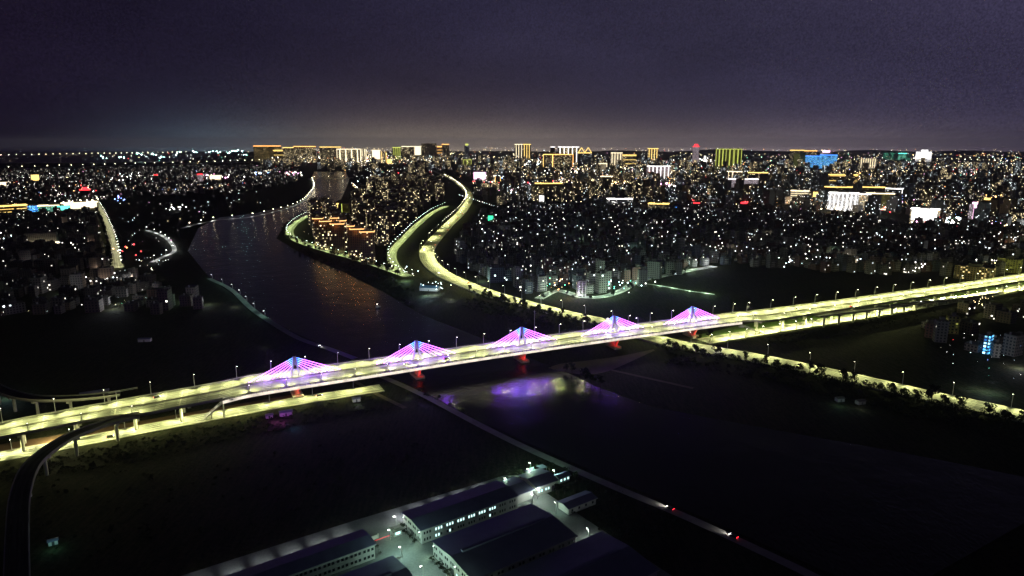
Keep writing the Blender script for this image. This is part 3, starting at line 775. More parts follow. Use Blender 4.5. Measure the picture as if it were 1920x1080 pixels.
tag(sm.build('scrub', LEAF), 'low dark scrub and weeds covering the fields and banks', 'scrub', kind='stuff')

# ------------------------------------------------------------------ warehouse yard
O0 = Vector((-46, 313, 0)); WA = math.radians(35.4); WU = Vector((math.cos(WA), math.sin(WA), 0)); WV = Vector((-math.sin(WA), math.cos(WA), 0))
def wl(u, v, z=0): return O0 + WU * u + WV * v + Vector((0, 0, z))
yard = MB(); yard.face([wl(-170, -120, .06), wl(84, -120, .06), wl(84, 31, .06), wl(76, 36, .06), wl(-20, 41, .06), wl(-170, 44, .06)])
structure('yard', yard, matte('yard_concrete', (.17, .175, .17), .9, .3, .08))
def warehouse(label, u0, u1, v0, v1, eave, ridge, wins, lit=None, doors=(), vent=True):
    root = empty('warehouse', wl(u0, v0), WA); tag(root, label, 'warehouse', None)
    L, D = u1 - u0, v1 - v0
    m = MB(); m.prism([(0, 0), (L, 0), (L, D), (0, D)], 0, eave)
    for x in (0, L):
        t = [(x, 0, eave), (x, D, eave), (x, D / 2, ridge - .1)]; m.face(t if x == 0 else t[::-1])
    m.build('wall', WALLM, root)
    r = MB(); ov = .7
    for a, b in ((-ov, D / 2), (D + ov, D / 2)):
        za = eave - ov * (ridge - eave) / (D / 2)
        top = [(-ov, a, za + .25), (L + ov, a, za + .25), (L + ov, b, ridge + .25), (-ov, b, ridge + .25)]
        r.face(top if a < b else top[::-1]); r.face([(p[0], p[1], p[2] - .22) for p in top])
        r.face([(-ov, a, za), (L + ov, a, za), (L + ov, a, za + .25), (-ov, a, za + .25)])
        nr = int(L / 6)
        for k in range(nr + 1):                                   # standing seams
            x = L * k / nr
            r.face([(x - .12, a, za + .31), (x + .12, a, za + .31), (x + .12, b, ridge + .31), (x - .12, b, ridge + .31)])
    rf = r.build('roof', ROOF_M, root)
    if vent:
        vm = MB(); vm.box(L / 2, D / 2, ridge + .15, ridge + 1.1, L * .82, 1.8, 0); vm.build('ridge_vent', ROOF_M, rf)
    gt = MB(); gt.box(L / 2, -ov - .1, eave - .3, eave + .05, L + 1.2, .22); gt.build('gutter', STEEL, root)
    for (side, pos, z, ww, wh) in wins:
        on = lit and lit(side, pos, z)
        f = MB()
        def pl(a, e0, e1, z0, z1, mi):
            if side == 'front': f.box(a, -(e0 + e1) / 2, z0, z1, ww if mi == 0 else ww - .25, e1 - e0, 0, mi)
            elif side == 'left': f.box(-(e0 + e1) / 2, a, z0, z1, e1 - e0, ww if mi == 0 else ww - .25, 0, mi)
            elif side == 'right': f.box(L + (e0 + e1) / 2, a, z0, z1, e1 - e0, ww if mi == 0 else ww - .25, 0, mi)
        pl(pos, .003, .09, z, z + wh, 0); pl(pos, .09, .12, z + .13, z + wh - .13, 1)
        f.build('window', [STEEL, WIN_ON if on else GLASSD], root)
    for (side, pos, ww, wh) in doors:
        d = MB()
        if side == 'front': d.box(pos, -.07, 0, wh, ww, .12)
        elif side == 'left': d.box(-.07, pos, 0, wh, .12, ww)
        d.build('door', DARKMETAL, root)
    return root
def rows(side, L, n, per, z, ww=1.5, wh=1.7, s0=0.0):
    r = []
    for i in range(n):
        c = s0 + L * (i + .5) / n
        for k in range(per): r.append((side, c + (k - (per - 1) / 2) * (ww + .55), z, ww, wh))
    return r
litset = set()
def lit1(side, pos, z): return side == 'front' and ((z > 4 and 6.5 < pos < 46) or (z < 4 and (6 < pos < 17 or 38 < pos < 42) and (int(pos * 7) % 3 != 0)))
warehouse('two storey warehouse with a row of lit upper windows behind the gatehouse', 0, 60, 0, 20.5, 8, 9.1,
          rows('front', 60, 9, 3, 4.9, 1.05) + rows('front', 60, 9, 3, 1.3, 1.05) + rows('left', 20.5, 4, 2, 4.9, 1.3) + rows('left', 20.5, 4, 2, 1.2, 1.3), lit1, (('left', 10.2, 2.6, 3),), False)
warehouse('largest warehouse with a long ridge vent and shrubs along its end wall', 0, 60.5, -49, -12.2, 8, 9.9,
          rows('left', 36.8, 7, 2, 4.9, 1.3) + rows('left', 36.8, 7, 2, 1.2, 1.3) + rows('front', 60.5, 10, 2, 4.7) + rows('front', 60.5, 10, 2, 1.3), lambda s_, p, z: s_ == 'left' and abs(p - 15) < 1.2 and z < 4, (('left', 18.4, 3.2, 3.4),))
warehouse('dark roofed warehouse across the yard from the gatehouse by the back lane', -104, -24.4, 2.4, 17.4, 8, 8.9,
          rows('front', 79.6, 12, 3, 4.9) + rows('front', 79.6, 12, 3, 1.3) + rows('right', 15, 3, 2, 4.9, 1.3) + rows('right', 15, 3, 2, 1.2, 1.3), None, (), False)
warehouse('warehouse roof corner cut by the lower edge beside the yard lane', -104, -22, -40, -12.3, 8, 9.6, rows('right', 27, 5, 2, 4.9, 1.3), None)
warehouse('dim warehouse roof beyond the largest hall nearest the field', 0, 73, -92, -54.5, 8, 9.9, rows('left', 37, 6, 2, 4.9, 1.3), None)
warehouse('low annex with a flat shed roof behind the lit warehouse', 61.5, 74, 4, 22, 5.5, 6.6, rows('left', 18, 3, 1, 2, 1.5), None, (), False)
warehouse('small dark shed beside the green lit corner of the yard', 77, 92, 4, 21, 6, 7.5, rows('front', 15, 3, 2, 2, 1.3), lambda s_, p, z: p < 9, (('front', 12, 2.5, 3),), False)
warehouse('little hut with bright windows at the field edge of the yard', 97, 105, 8, 13, 3.6, 4.6, rows('front', 8, 3, 1, 1.2, 1.4), lambda *a: True, (), False)
warehouse('long low outbuilding beyond the end of the largest hall', 79, 99, -22, -13, 4, 5.0, rows('front', 20, 4, 1, 1.3, 1.6), None, (), False)
# gatehouse and its barrier
gh = empty('gatehouse', wl(-6.5, 15.5), WA); tag(gh, 'little white gatehouse with an overhanging roof at the yard entrance', 'gatehouse')
m = MB(); m.box(0, 0, 0, 3.2, 4.2, 3.4); m.build('wall', WALLM, gh)
m = MB(); m.box(0, 0, 3.3, 3.7, 6.0, 5.2); m.box(0, 0, 3.7, 4.3, 3.2, 2.6); m.build('roof', ROOF_D, gh)
m = MB(); m.box(0, -1.75, 1.0, 2.4, 2.6, .08); m.build('window', WIN_ON, gh)
br = empty('barrier_gate', wl(-10, 15.2), WA); tag(br, 'red lit barrier arm across the yard entrance', 'barrier')
m = MB(); m.box(0, 0, 0, 1.2, .6, .6); m.build('post', STEEL, br)
m = MB(); m.box(-5, 0, 1.0, 1.18, 9.5, .14); m.build('boom', glow('red_barrier_glow', (1, .02, .05), 1.2), br)
fence = empty('yard_wall', wl(-24, 18), WA); tag(fence, 'low yard wall closing the entrance lane between two warehouses', 'wall')
m = MB(); m.box(4, 0, 0, 2.2, 8, .3); m.build('wall_panel', WALLM, fence)
m = MB(); m.box(8.3, 0, 0, 2.6, .6, .6); m.build('pillar', CONC, fence)
# yard lamps that the photograph shows by their pools of light
for u in (-98, -84, -70, -56, -42, -29): light('SPOT', wl(u, 18.2, 7.0), 13000, WW, None, wl(u, 29, 0), .2, 50)
for u in (2, 15, 29, 43, 56): light('SPOT', wl(u, 21.4, 7.0), 13000, (.85, .9, 1), None, wl(u, 31, 0), .2, 50)
def wall_lamp(p, label, aim, power, col, rot=0):
    power *= 2.6; o = empty('wall_lamp', p, rot); tag(o, label, 'lamp', 'wall lamps of the warehouses')
    m = MB(); m.box(0, 0, -.12, .12, .5, .5); m.build('housing', STEEL, o)
    m = MB(); m.box(0, -.05, -.24, -.125, .42, .42); m.build('diffuser', LAMPG, o)
    light('SPOT', Vector(p) + Vector((0, 0, -.3)), power, col, None, aim, .15, 150)
for u in (-98, -84, -70, -56, -42, -29): wall_lamp(wl(u, 17.85, 6.9), 'small lamp on the back wall of a warehouse above the lane', wl(u, 21, 0), 60, WW, WA)
for q, (u, v, pw, c) in enumerate(((-.6, 1.5, 900, CW), (-.6, -13.5, 1100, CW), (-.6, -34, 1300, (.85, 1, .75)), (-.6, 19, 800, CW))):
    wall_lamp(wl(u, v, 6.6), 'bright lamp on a warehouse end wall facing the yard', wl(u - 9, v, 0), pw, c, WA)
for u, v, z, pw, c in ((-11, 13, 6, 500, CW), (-13, -4, 9, 2300, (.55, 1, .85)), (-12, -24, 9, 2000, (.6, 1, .85)), (-11, -46, 9, 1700, CW), (-3, 23, 6, 800, WW), (92, 30, 6, 2200, (.45, 1, .55)), (98, 14, 5, 800, (.5, 1, .7)), (76, 2, 5, 1100, (.75, 1, .85)), (70, -1, 5, 900, (.85, 1, .9)), (68, 23, 5, 500, CW), (75, -16, 4, 700, (.6, 1, .8)), (72, -46, 4, 1000, (.8, 1, .9)), (86, 24, 6, 800, (.8, 1, .7))):
    pw *= 2.6; p = wl(u, v); put_lamp('small', p, -WU if u < 0 else WV, 'short lamp standing in the warehouse yard', 'lamps of the warehouse yard', 0); light('POINT', wl(u, v, z + 1), pw, c, size=.3)
for v in list(range(-46, -13, 5)) + [3, 8, 13, 17]:
    put_tree(wl(-2.6, v), 'clipped shrub along a warehouse end wall in the yard', 'shrubs by the warehouse walls', 4, .62, 'shrub')['category'] = 'shrub'
for u, v in ((-21, 4), (-21, 10), (-19.5, -14)): put_tree(wl(u, v), 'shrub beside the yard lane at a dark warehouse corner', 'shrubs at the dark warehouse corner', 4, .55, 'shrub')['category'] = 'shrub'
for u, v in ((94, 26), (99, 20), (103, 22), (108, 15), (88, 0), (92, -3), (106, 4)): put_tree(wl(u, v), 'tree at the lit far corner of the warehouse yard', 'trees round the lit yard corner', s_=.7)
cn = empty('canopy_shed', wl(93, 26), WA); tag(cn, 'open canopy on thin posts in green light at the yard corner', 'canopy')
m = MB(); m.box(0, 0, 3.6, 3.9, 14, 5, 0); m.build('roof', ROOF_M, cn)
for x in (-6.5, 0, 6.5):
    for y in (-2.2, 2.2): m = MB(); m.tube((x, y, 0), (x, y, 3.6), .1, n=6); m.build('post', STEEL, cn)

# ------------------------------------------------------------------ cars
def car_template(col):
    o = empty('car', (0, 0, -500)); paint = matte('car_paint', col, .3, .08, 1.0)
    b = MB()
    prof = [(-2.15, .35), (2.15, .35), (2.2, .75), (1.35, .92), (.65, 1.42), (-1.0, 1.45), (-1.7, 1.0), (-2.2, .92)]
    for sg in (-.88, .88): b.face([(x, sg, z) for x, z in (prof if sg < 0 else prof[::-1])])
    for (a, c) in zip(prof, prof[1:] + prof[:1]): b.face([(a[0], -.88, a[1]), (a[0], .88, a[1]), (c[0], .88, c[1]), (c[0], -.88, c[1])])
    b.build('body', paint, o)
    gmb = MB(); gmb.face([(1.33, -.75, .96), (1.33, .75, .96), (.68, .7, 1.40), (.68, -.7, 1.40)]); gmb.face([(-1.03, -.7, 1.43), (-1.03, .7, 1.43), (-1.68, .75, 1.04), (-1.68, -.75, 1.04)])
    for sg in (-.89, .89): gmb.face([(-1.45, sg, .95), (1.1, sg, .95), (.6, sg, 1.36), (-.95, sg, 1.38)])
    gmb.build('window', GLASSD, o)
    for x in (-1.35, 1.35):
        for y in (-.8, .8):
            t = MB(); t.tube((x, y - .12, .34), (x, y + .12, .34), .34, n=12); t.build('wheel', DARKMETAL, o)
    for y in (-.62, .62):
        h = MB(); h.box(2.2, y, .6, .82, .12, .4); h.build('headlight', HEAD, o)
        h = MB(); h.box(-2.22, y, .68, .88, .12, .42); h.build('tail_light', TAIL, o)
    return o
CT = {'white': car_template((.7, .7, .7)), 'dark': car_template((.03, .03, .035)), 'red': car_template((.35, .03, .03))}
def put_car(kind, p, d, label, group=None, lights=True, s_=1.0):
    o = copy_tree(CT[kind]); o.location = p; o.rotation_euler = (0, 0, math.atan2(d[1], d[0])); o.scale = (s_,) * 3
    tag(o, label, 'car', group)
    if lights:
        f = Vector((d[0], d[1], 0)).normalized()
        light('SPOT', Vector(p) + f * 2.6 + Vector((0, 0, .8)), 2600, (1, .97, .9), None, Vector(p) + f * 18, .1, 70)
    return o
def on_line(L, x, off=0, rev=False):
    i = near_idx(L, x); d = (L[min(i + 1, len(L) - 1)] - L[max(i - 1, 0)]).normalized()
    if rev: d = -d
    n = Vector((d.y, -d.x, 0)); return L[i] + n * off + Vector((0, 0, .03)), d
for kind, L, x, off, rev, label in (
    ('dark', svc, 212, 3, False, 'dark car parked at the kerb of the ground road below the near ramp'),
    ('dark', svc, 608, -3, False, 'dark car on the ground road near the red lit pier'),
    ('dark', mid, 835, 9, False, 'dark car in the near lane of the pylon bridge by the second pylon'),
    ('white', mid, 760, -8, True, 'pale car in the far lane of the pylon bridge beside the second pylon'),
    ('dark', vla, 300, 8, False, 'dark car on the approach viaduct near the ramp merge'),
    ('red', vrb, 1603, -4, False, 'red tail lit car leaving on the highway beside the slip ramp'),
    ('dark', vra, 1478, 12, False, 'dark car in the middle of the elevated highway'),
    ('white', emb2, 597, 1, False, 'car with headlights on the dark bank road above the first pylon'),
    ('dark', emb, 1262, 1, True, 'car with red tail lights and a lit strip of bank road before it'),
    ('dark', emb, 1376, 1, True, 'last car with red tail lights on the dark bank road'),
    ('white', svr, 1655, 2, True, 'pale car on the bright street under the elevated highway')):
    p, d = on_line(L, x, off, rev); put_car(kind, p, d, label)
for x, y, kind, rev, lab, sz in ((827, 511, 'white', False, 'car with dazzling headlights on the lower bend of the expressway', 1.5), (872, 537, 'red', True, 'red lit car just below the expressway bend', 1.2), (806, 470, 'white', False, 'pale car at the tightest part of the expressway bend', 1.2)):
    i = min(range(len(EX)), key=lambda k: abs(pix(EX[k])[0] - x) + abs(pix(EX[k])[1] - y)); d = (EX[i + 1] - EX[i]).normalized(); d = -d if rev else d
    put_car(kind, EX[i] + Vector((d.y, -d.x, 0)) * 6 + Vector((0, 0, .03)), d, lab, None, True, sz)
k = 0
for p, d in walk(EX, 47, 15):
    x, y = pix(p)
    if 335 < y < 470 and R.random() < .75:
        sgn = R.choice((-1, 1)); n = Vector((d.y, -d.x, 0)); put_car(R.choice(('white', 'dark')), p + n * (sgn * R.choice((3.5, 7, 10))) + Vector((0, 0, .03)), d * sgn, 'small distant car among the traffic on the far expressway', 'traffic on the far expressway', False, 1.15)
boat = empty('boat', at(709, 577, .12), 1.2); tag(boat, 'small boat with a single white light on the dark river', 'boat')
m = MB(); m.prism([(-5, -1.3), (3, -1.3), (6, 0), (3, 1.3), (-5, 1.3)], -.2, 1.1); m.build('hull', DARKMETAL, boat)
m = MB(); m.box(-2, 0, 1.1, 3.0, 3.4, 1.9); m.build('cabin', WALLM, boat)
m = MB(); m.tube((-2, 0, 3), (-2, 0, 5), .08, n=5); m.octa((-2, 0, 5.1), .45, 1); m.build('mast_light', [STEEL, LAMPW], boat)

# ------------------------------------------------------------------ the town
WM = {
    'house_grey': winmat('grey_house_wall', (.15, .145, .14), .017, 4, 'mix'),
    'house_pale': winmat('pale_house_wall', (.25, .24, .22), .021, 4, 'cold'),
    'house_red': winmat('reddish_house_wall', (.14, .08, .065), .016, 4, 'mix'),
    'house_blue': winmat('bluish_house_wall', (.12, .14, .17), .018, 4, 'cold'),
    'left_a': winmat('brown_house_wall', (.13, .10, .09), .018, 4, 'mix'),
    'left_b': winmat('dull_house_wall', (.18, .155, .145), .02, 4, 'mix'),
    'apt': winmat('apartment_wall', (.2, .13, .10), .14, 3.2, 'warm', 3.4, 3.0),
    'apt2': winmat('apartment_wall_dark', (.14, .11, .11), .075, 3.4, 'warm', 3.4, 3.0),
    'tower': winmat('high_rise_wall', (.2, .17, .13), .035, 5, 'warm', 3.6, 3.2),
    'tower_w': winmat('high_rise_wall_warm', (.32, .25, .15), .06, 5, 'warm', 3.6, 3.2),
    'tower_c': winmat('high_rise_wall_cool', (.2, .24, .25), .036, 5, 'cold', 3.6, 3.2),
    'office': winmat('office_wall', (.35, .33, .28), .4, 1.6, 'warm', 4, 3.6),
}
def block(wallmats, wd, dp, fl, hut=True, split=False, setback=False, uo=0):
    """one building body; returns the builder"""
    m = MB(); h = fl * 3.1
    m.box(0, 0, 0, h, wd, dp, 0, 0, 1, uo)
    for (cx, cy, lx, ly) in ((0, dp / 2 - .12, wd, .24), (0, -dp / 2 + .12, wd, .24), (wd / 2 - .12, 0, .24, dp - .48), (-wd / 2 + .12, 0, .24, dp - .48)):
        m.box(cx, cy, h + .002, h + .9, lx, ly, 0, 1, 1)
    if setback: m.box(-wd * .12, dp * .1, h + .003, h + 3.1, wd * .6, dp * .62, 0, 0, 1, uo + 50)
    if hut: m.box(wd * .24, -dp * .2, h + .004, h + 2.9, wd * .26, dp * .26, 0, 1, 1)
    if split:
        m.box(wd / 2 + wd * .2, dp * .08, 0, h * .7, wd * .4 - .01, dp * .8, 0, 0, 1, uo + 80)
    return m, h
def make_kind(name, key, specs):
    out = []
    for (wd, dp, fl, hut, split, sb_) in specs:
        m, h = block(None, wd, dp, fl, hut, split, sb_, R.randrange(40) * 3.2)
        o = m.build(name, [WM[key], ROOF_D]); o.location = (0, 0, -600)
        # water tank and balcony slabs seen only on the nearer ones
        out.append((o, .98 * max(wd * (1.4 if split else 1), dp), h, wd, dp))
    return out
TEMPL = []
def specs(n, w0, w1, f0, f1):
    return [(R.uniform(w0, w1), R.uniform(w0 * .8, w1 * .85), R.randint(f0, f1), R.random() < .8, R.random() < .3, R.random() < .35) for _ in range(n)]
KH = {}
for key, word in (('house_grey', 'grey'), ('house_pale', 'pale'), ('house_red', 'reddish'), ('house_blue', 'bluish')):
    KH[word] = {'low': make_kind('concrete_house', key, specs(4, 8, 12, 3, 4)), 'mid height': make_kind('concrete_house', key, specs(4, 9, 14, 4, 6)), 'tall': make_kind('concrete_house', key, specs(3, 11, 16, 7, 9))}
KL = {'brown': {'low': make_kind('town_house', 'left_a', specs(4, 9, 17, 2, 4)), 'tall': make_kind('town_house', 'left_a', specs(2, 12, 18, 6, 8))},
      'dull': {'low': make_kind('town_house', 'left_b', specs(4, 9, 17, 2, 4)), 'tall': make_kind('town_house', 'left_b', specs(2, 12, 18, 6, 8))}}
KT = {'plain': make_kind('high_rise', 'tower', specs(4, 20, 30, 18, 27)), 'warm lit': make_kind('high_rise', 'tower_w', specs(4, 20, 32, 16, 26)), 'cool lit': make_kind('high_rise', 'tower_c', specs(4, 20, 30, 17, 30))}
for d_ in (KH, KL):
    for v in d_.values():
        for L in v.values(): TEMPL += [x[0] for x in L]
for L in KT.values(): TEMPL += [x[0] for x in L]
TAKEN = []                                  # occupied discs
CELLS = {}
def free(x, y, r):
    i, j = int(x // 60), int(y // 60)
    for a in (i - 1, i, i + 1):
        for b in (j - 1, j, j + 1):
            for (X, Y, rr) in CELLS.get((a, b), ()):
                if (x - X) ** 2 + (y - Y) ** 2 < (r + rr) ** 2: return False
    return True
def take(x, y, r): CELLS.setdefault((int(x // 60), int(y // 60)), []).append((x, y, r))
for L, w_ in ((EX, 17), (pr1, 11), (pr2, 15), (lroad, 15), (svc, 12), (svr, 12), (twn, 9), (twn2, 6), (emb2, 6), (prom, 6), (pr3, 6)):
    for p, d in walk(L, 12, 0): take(p.x, p.y, w_)
for p in ra: take(p.x, p.y, 14)
for p in rb: take(p.x, p.y, 14)
def on_water(p):
    x, y = pix(p); return inside((x, y), left_px + right_px[::-1])
STUFF = MB(); STUFF_M = [WM['house_grey'], ROOF_D, WM['house_pale'], WM['house_red'], WM['tower'], WM['tower_w'], WM['tower_c'], WM['left_a'], WM['left_b']]
def scatter(poly, pitch, rot, fill, keep, cb, jitter=.18):
    """a jittered street grid inside a patch of ground"""
    W = [at(x, y) for x, y in poly]; x0, x1 = min(p.x for p in W), max(p.x for p in W); y0, y1 = min(p.y for p in W), max(p.y for p in W)
    c, s_ = math.cos(rot), math.sin(rot); cx, cy = (x0 + x1) / 2, (y0 + y1) / 2; n = int(math.hypot(x1 - x0, y1 - y0) / pitch / 2) + 1
    pts = []
    for i in range(-n, n + 1):
        for j in range(-n, n + 1):
            if i % 6 == 0 or j % 9 == 0: continue           # streets
            a, b = (i + R.uniform(-jitter, jitter)) * pitch, (j + R.uniform(-jitter, jitter)) * pitch
            x, y = cx + a * c - b * s_, cy + a * s_ + b * c
            if y < 100: continue
            q = pix((x, y, 0))
            if inside(q, poly) and R.random() < fill: pts.append((x, y, q))
    pts.sort(key=lambda p: p[1]); k = 0
    for x, y, q in pts:
        if on_water((x, y, 0)): continue
        cb(x, y, q, rot + R.choice((0, math.pi / 2)) + R.uniform(-.12, .12), k < keep); k += 1
def stuff_box(x, y, rot, wd, dp, h, mi, hut=True):
    STUFF.box(x, y, 0, h, wd, dp, rot, mi, 1, R.randrange(3000) * 3.2, False)
    if hut: STUFF.box(x + R.uniform(-.15, .15) * wd, y, h + .004, h + 3, wd * .3, dp * .3, rot, 1, 1, 0, False)

ZONES = [((850, 960), 'by the expressway bend'), ((960, 1130), 'above the white lit town street'), ((1130, 1280), 'round the grey slab blocks'), ((1280, 1480), 'behind the dark field'), ((1480, 1700), 'beyond the long dark field'), ((1700, 2000), 'near the elevated highway')]
def zone(x):
    for (a, b), n in ZONES:
        if a <= x < b: return n
    return ZONES[0][1] if x < 900 else ZONES[-1][1]
quota = {}
n_house = [0]
def house_cb(x, y, q, rot, individual):
    t = R.random(); size = 'low' if t < .45 else ('mid height' if t < .9 else 'tall'); word = R.choice(('grey', 'grey', 'pale', 'pale', 'reddish', 'bluish'))
    o, r, h, wd, dp = R.choice(KH[word][size])
    if not free(x, y, r * .5): return
    take(x, y, r * .5)
    if n_house[0] < 300:
        n_house[0] += 1
        c = o.copy(); COL.objects.link(c); c.location = (x, y, 0); c.rotation_euler = (0, 0, rot); sx_ = R.uniform(.9, 1.12); c.scale = (sx_, R.uniform(.9, 1.12), R.uniform(.92, 1.1))
        z_ = zone(q[0]); lab = f'{size} {word} concrete house with scattered lit windows {z_}'
        tag(c, lab, 'house', f'{size} {word} houses {z_}')
        if q[1] > 455:
            tk = MB(); tk.tube((-wd * .25, dp * .2, h + .9), (-wd * .25, dp * .2, h + 2.6), 1.0, n=10); tk.box(-wd * .25, dp * .2, h, h + .9, 1.8, 1.8, 0); tk.build('water_tank', STEEL, c)
            for f_ in range(1, min(4, int(h / 3.1))):
                bl = MB(); bl.box(0, -dp / 2 - .6, f_ * 3.1 - .1, f_ * 3.1 + .9, wd * .5, 1.18, 0); bl.build('balcony', CONC, c)
    else:
        stuff_box(x, y, rot, wd, dp, h, {'grey': 0, 'pale': 2, 'reddish': 3, 'bluish': 0}[word])

# special buildings are placed first so that the others leave room for them
def proud(root, name, mats, boxes):
    m = MB()
    for b in boxes: m.box(*b)
    return m.build(name, mats, root)
GLC = {'gold': glow('led_gold', (1, .66, .18), 2.4), 'warm': glow('led_warm_white', (1, .84, .55), 2.2), 'white': glow('led_white', (1, .97, .93), 2.6), 'orange': glow('led_orange', (1, .46, .12), 3.0),
       'ygreen': glow('led_yellow_green', (.85, .95, .18), 1.3), 'red': glow('led_red', (1, .03, .04), 3.6), 'blue': glow('led_blue', (.06, .28, 1), 2.4), 'teal': glow('led_teal', (.15, .95, .75), 2.2), 'pink': glow('led_pink', (1, .55, .85), 3.2),
       'green': glow('led_green', (.05, .85, .35), 2.0), 'violet': glow('led_violet', (.5, .15, 1), 3.0)}
FAC = {k: winmat('lit_facade_' + k, w_, l_, s_, p_, 3.4, 3.2) for k, w_, l_, s_, p_ in (
    ('blue', (.1, .15, .3), .7, 3.0, 'blue'), ('green', (.1, .25, .2), .75, 2.0, 'green'), ('olive', (.3, .3, .1), .6, .3, 'olive'), ('white', (.6, .6, .6), .95, 2.5, 'white'), ('pink', (.4, .35, .36), .7, 1.0, 'pink'), ('gold', (.2, .15, .08), .10, 1.4, 'gold'), ('cream', (.4, .38, .3), .85, .9, 'warm'))}
FAR_GROUP = {}
def landmark(x0, x1, yt, yb, style, col, label, fac='tower', turn=.12, n=5, name='high_rise', cat='building', crown=1.3, top2=None):
    b = at((x0 + x1) / 2, yb); dist = math.hypot(b.x, b.y); k = dist / F * CP
    wd = (x1 - x0) * k; h = max(6, height_at(b.y, yt)); dp = max(10, min(wd * .7, 26)); face = -math.atan2(b.x, b.y) + turn * R.choice((-1, 1))
    root = empty(name, (b.x, b.y, 0), face); tag(root, label, cat)
    if not on_water(b): take(b.x, b.y, max(wd, dp) * .55)
    wall = WM.get(fac) or FAC[fac]
    m = MB(); m.box(0, 0, 0, h, wd, dp, 0, 0, 1, R.randrange(50) * 3.4); m.build('body', [wall, ROOF_D], root)
    m = MB(); m.box(0, 0, h + .01, h + 3.5, wd * .35, dp * .5, 0, 0); m.build('roof_plant', ROOF_D, root)
    t = crown * k; G = GLC[col]; fr = -dp / 2
    for s_ in style.split('+'):
        if s_ == 'crown': proud(root, 'crown_light', G, [(0, 0, h - t, h + .3, wd + 1.2, dp + 1.2)])
        elif s_ == 'fins':
            for i in range(n):
                x = -wd / 2 + wd * (i + .5) / n; proud(root, 'light_fin', G, [(x, fr - .5, h * .12, h - .3, max(.5 * k, wd / n * .2), .9)])
        elif s_ == 'edges':
            for x in (-wd / 2, wd / 2): proud(root, 'edge_light', G, [(x, fr - .3, h * .05, h - .3, .9 * k, .9)])
        elif s_ == 'bays':
            for i in range(n):
                x = -wd / 2 + wd * (i + .5) / n; e = wd / n * .42
                proud(root, 'bay_outline', G, [(x - e, fr - .5, h * .2, h - .4, .6 * k, .9), (x + e, fr - .5, h * .2, h - .4, .6 * k, .9), (x, fr - .5, h - .8 * k - .4, h - .41, e * 2, .92)])
        elif s_ == 'bands':
            for i in range(n):
                z = h * (i + .7) / n; proud(root, 'light_band', G, [(0, fr - .4, z - .35 * k, z + .25 * k, wd * .96, .8)])
        elif s_ == 'sign': proud(root, 'roof_sign', G, [(0, fr * .5, h + .4, h + max(3, 3.5 * k), wd * .6, 1.0)])
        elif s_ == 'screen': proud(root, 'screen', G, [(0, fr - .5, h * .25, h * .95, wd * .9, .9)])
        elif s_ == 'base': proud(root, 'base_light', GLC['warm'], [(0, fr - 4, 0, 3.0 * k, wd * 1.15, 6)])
        elif s_ == 'peaks':
            e = wd / 4
            for i in range(2):
                x = -wd / 4 + i * wd / 2; m = MB()
                for q in (-1, 1): m.tube((x + q * e, fr - .3, h), (x, fr - .3, h + 9 * k), .6 * k, n=5)
                m.build('peak_light', G, root)
    return root
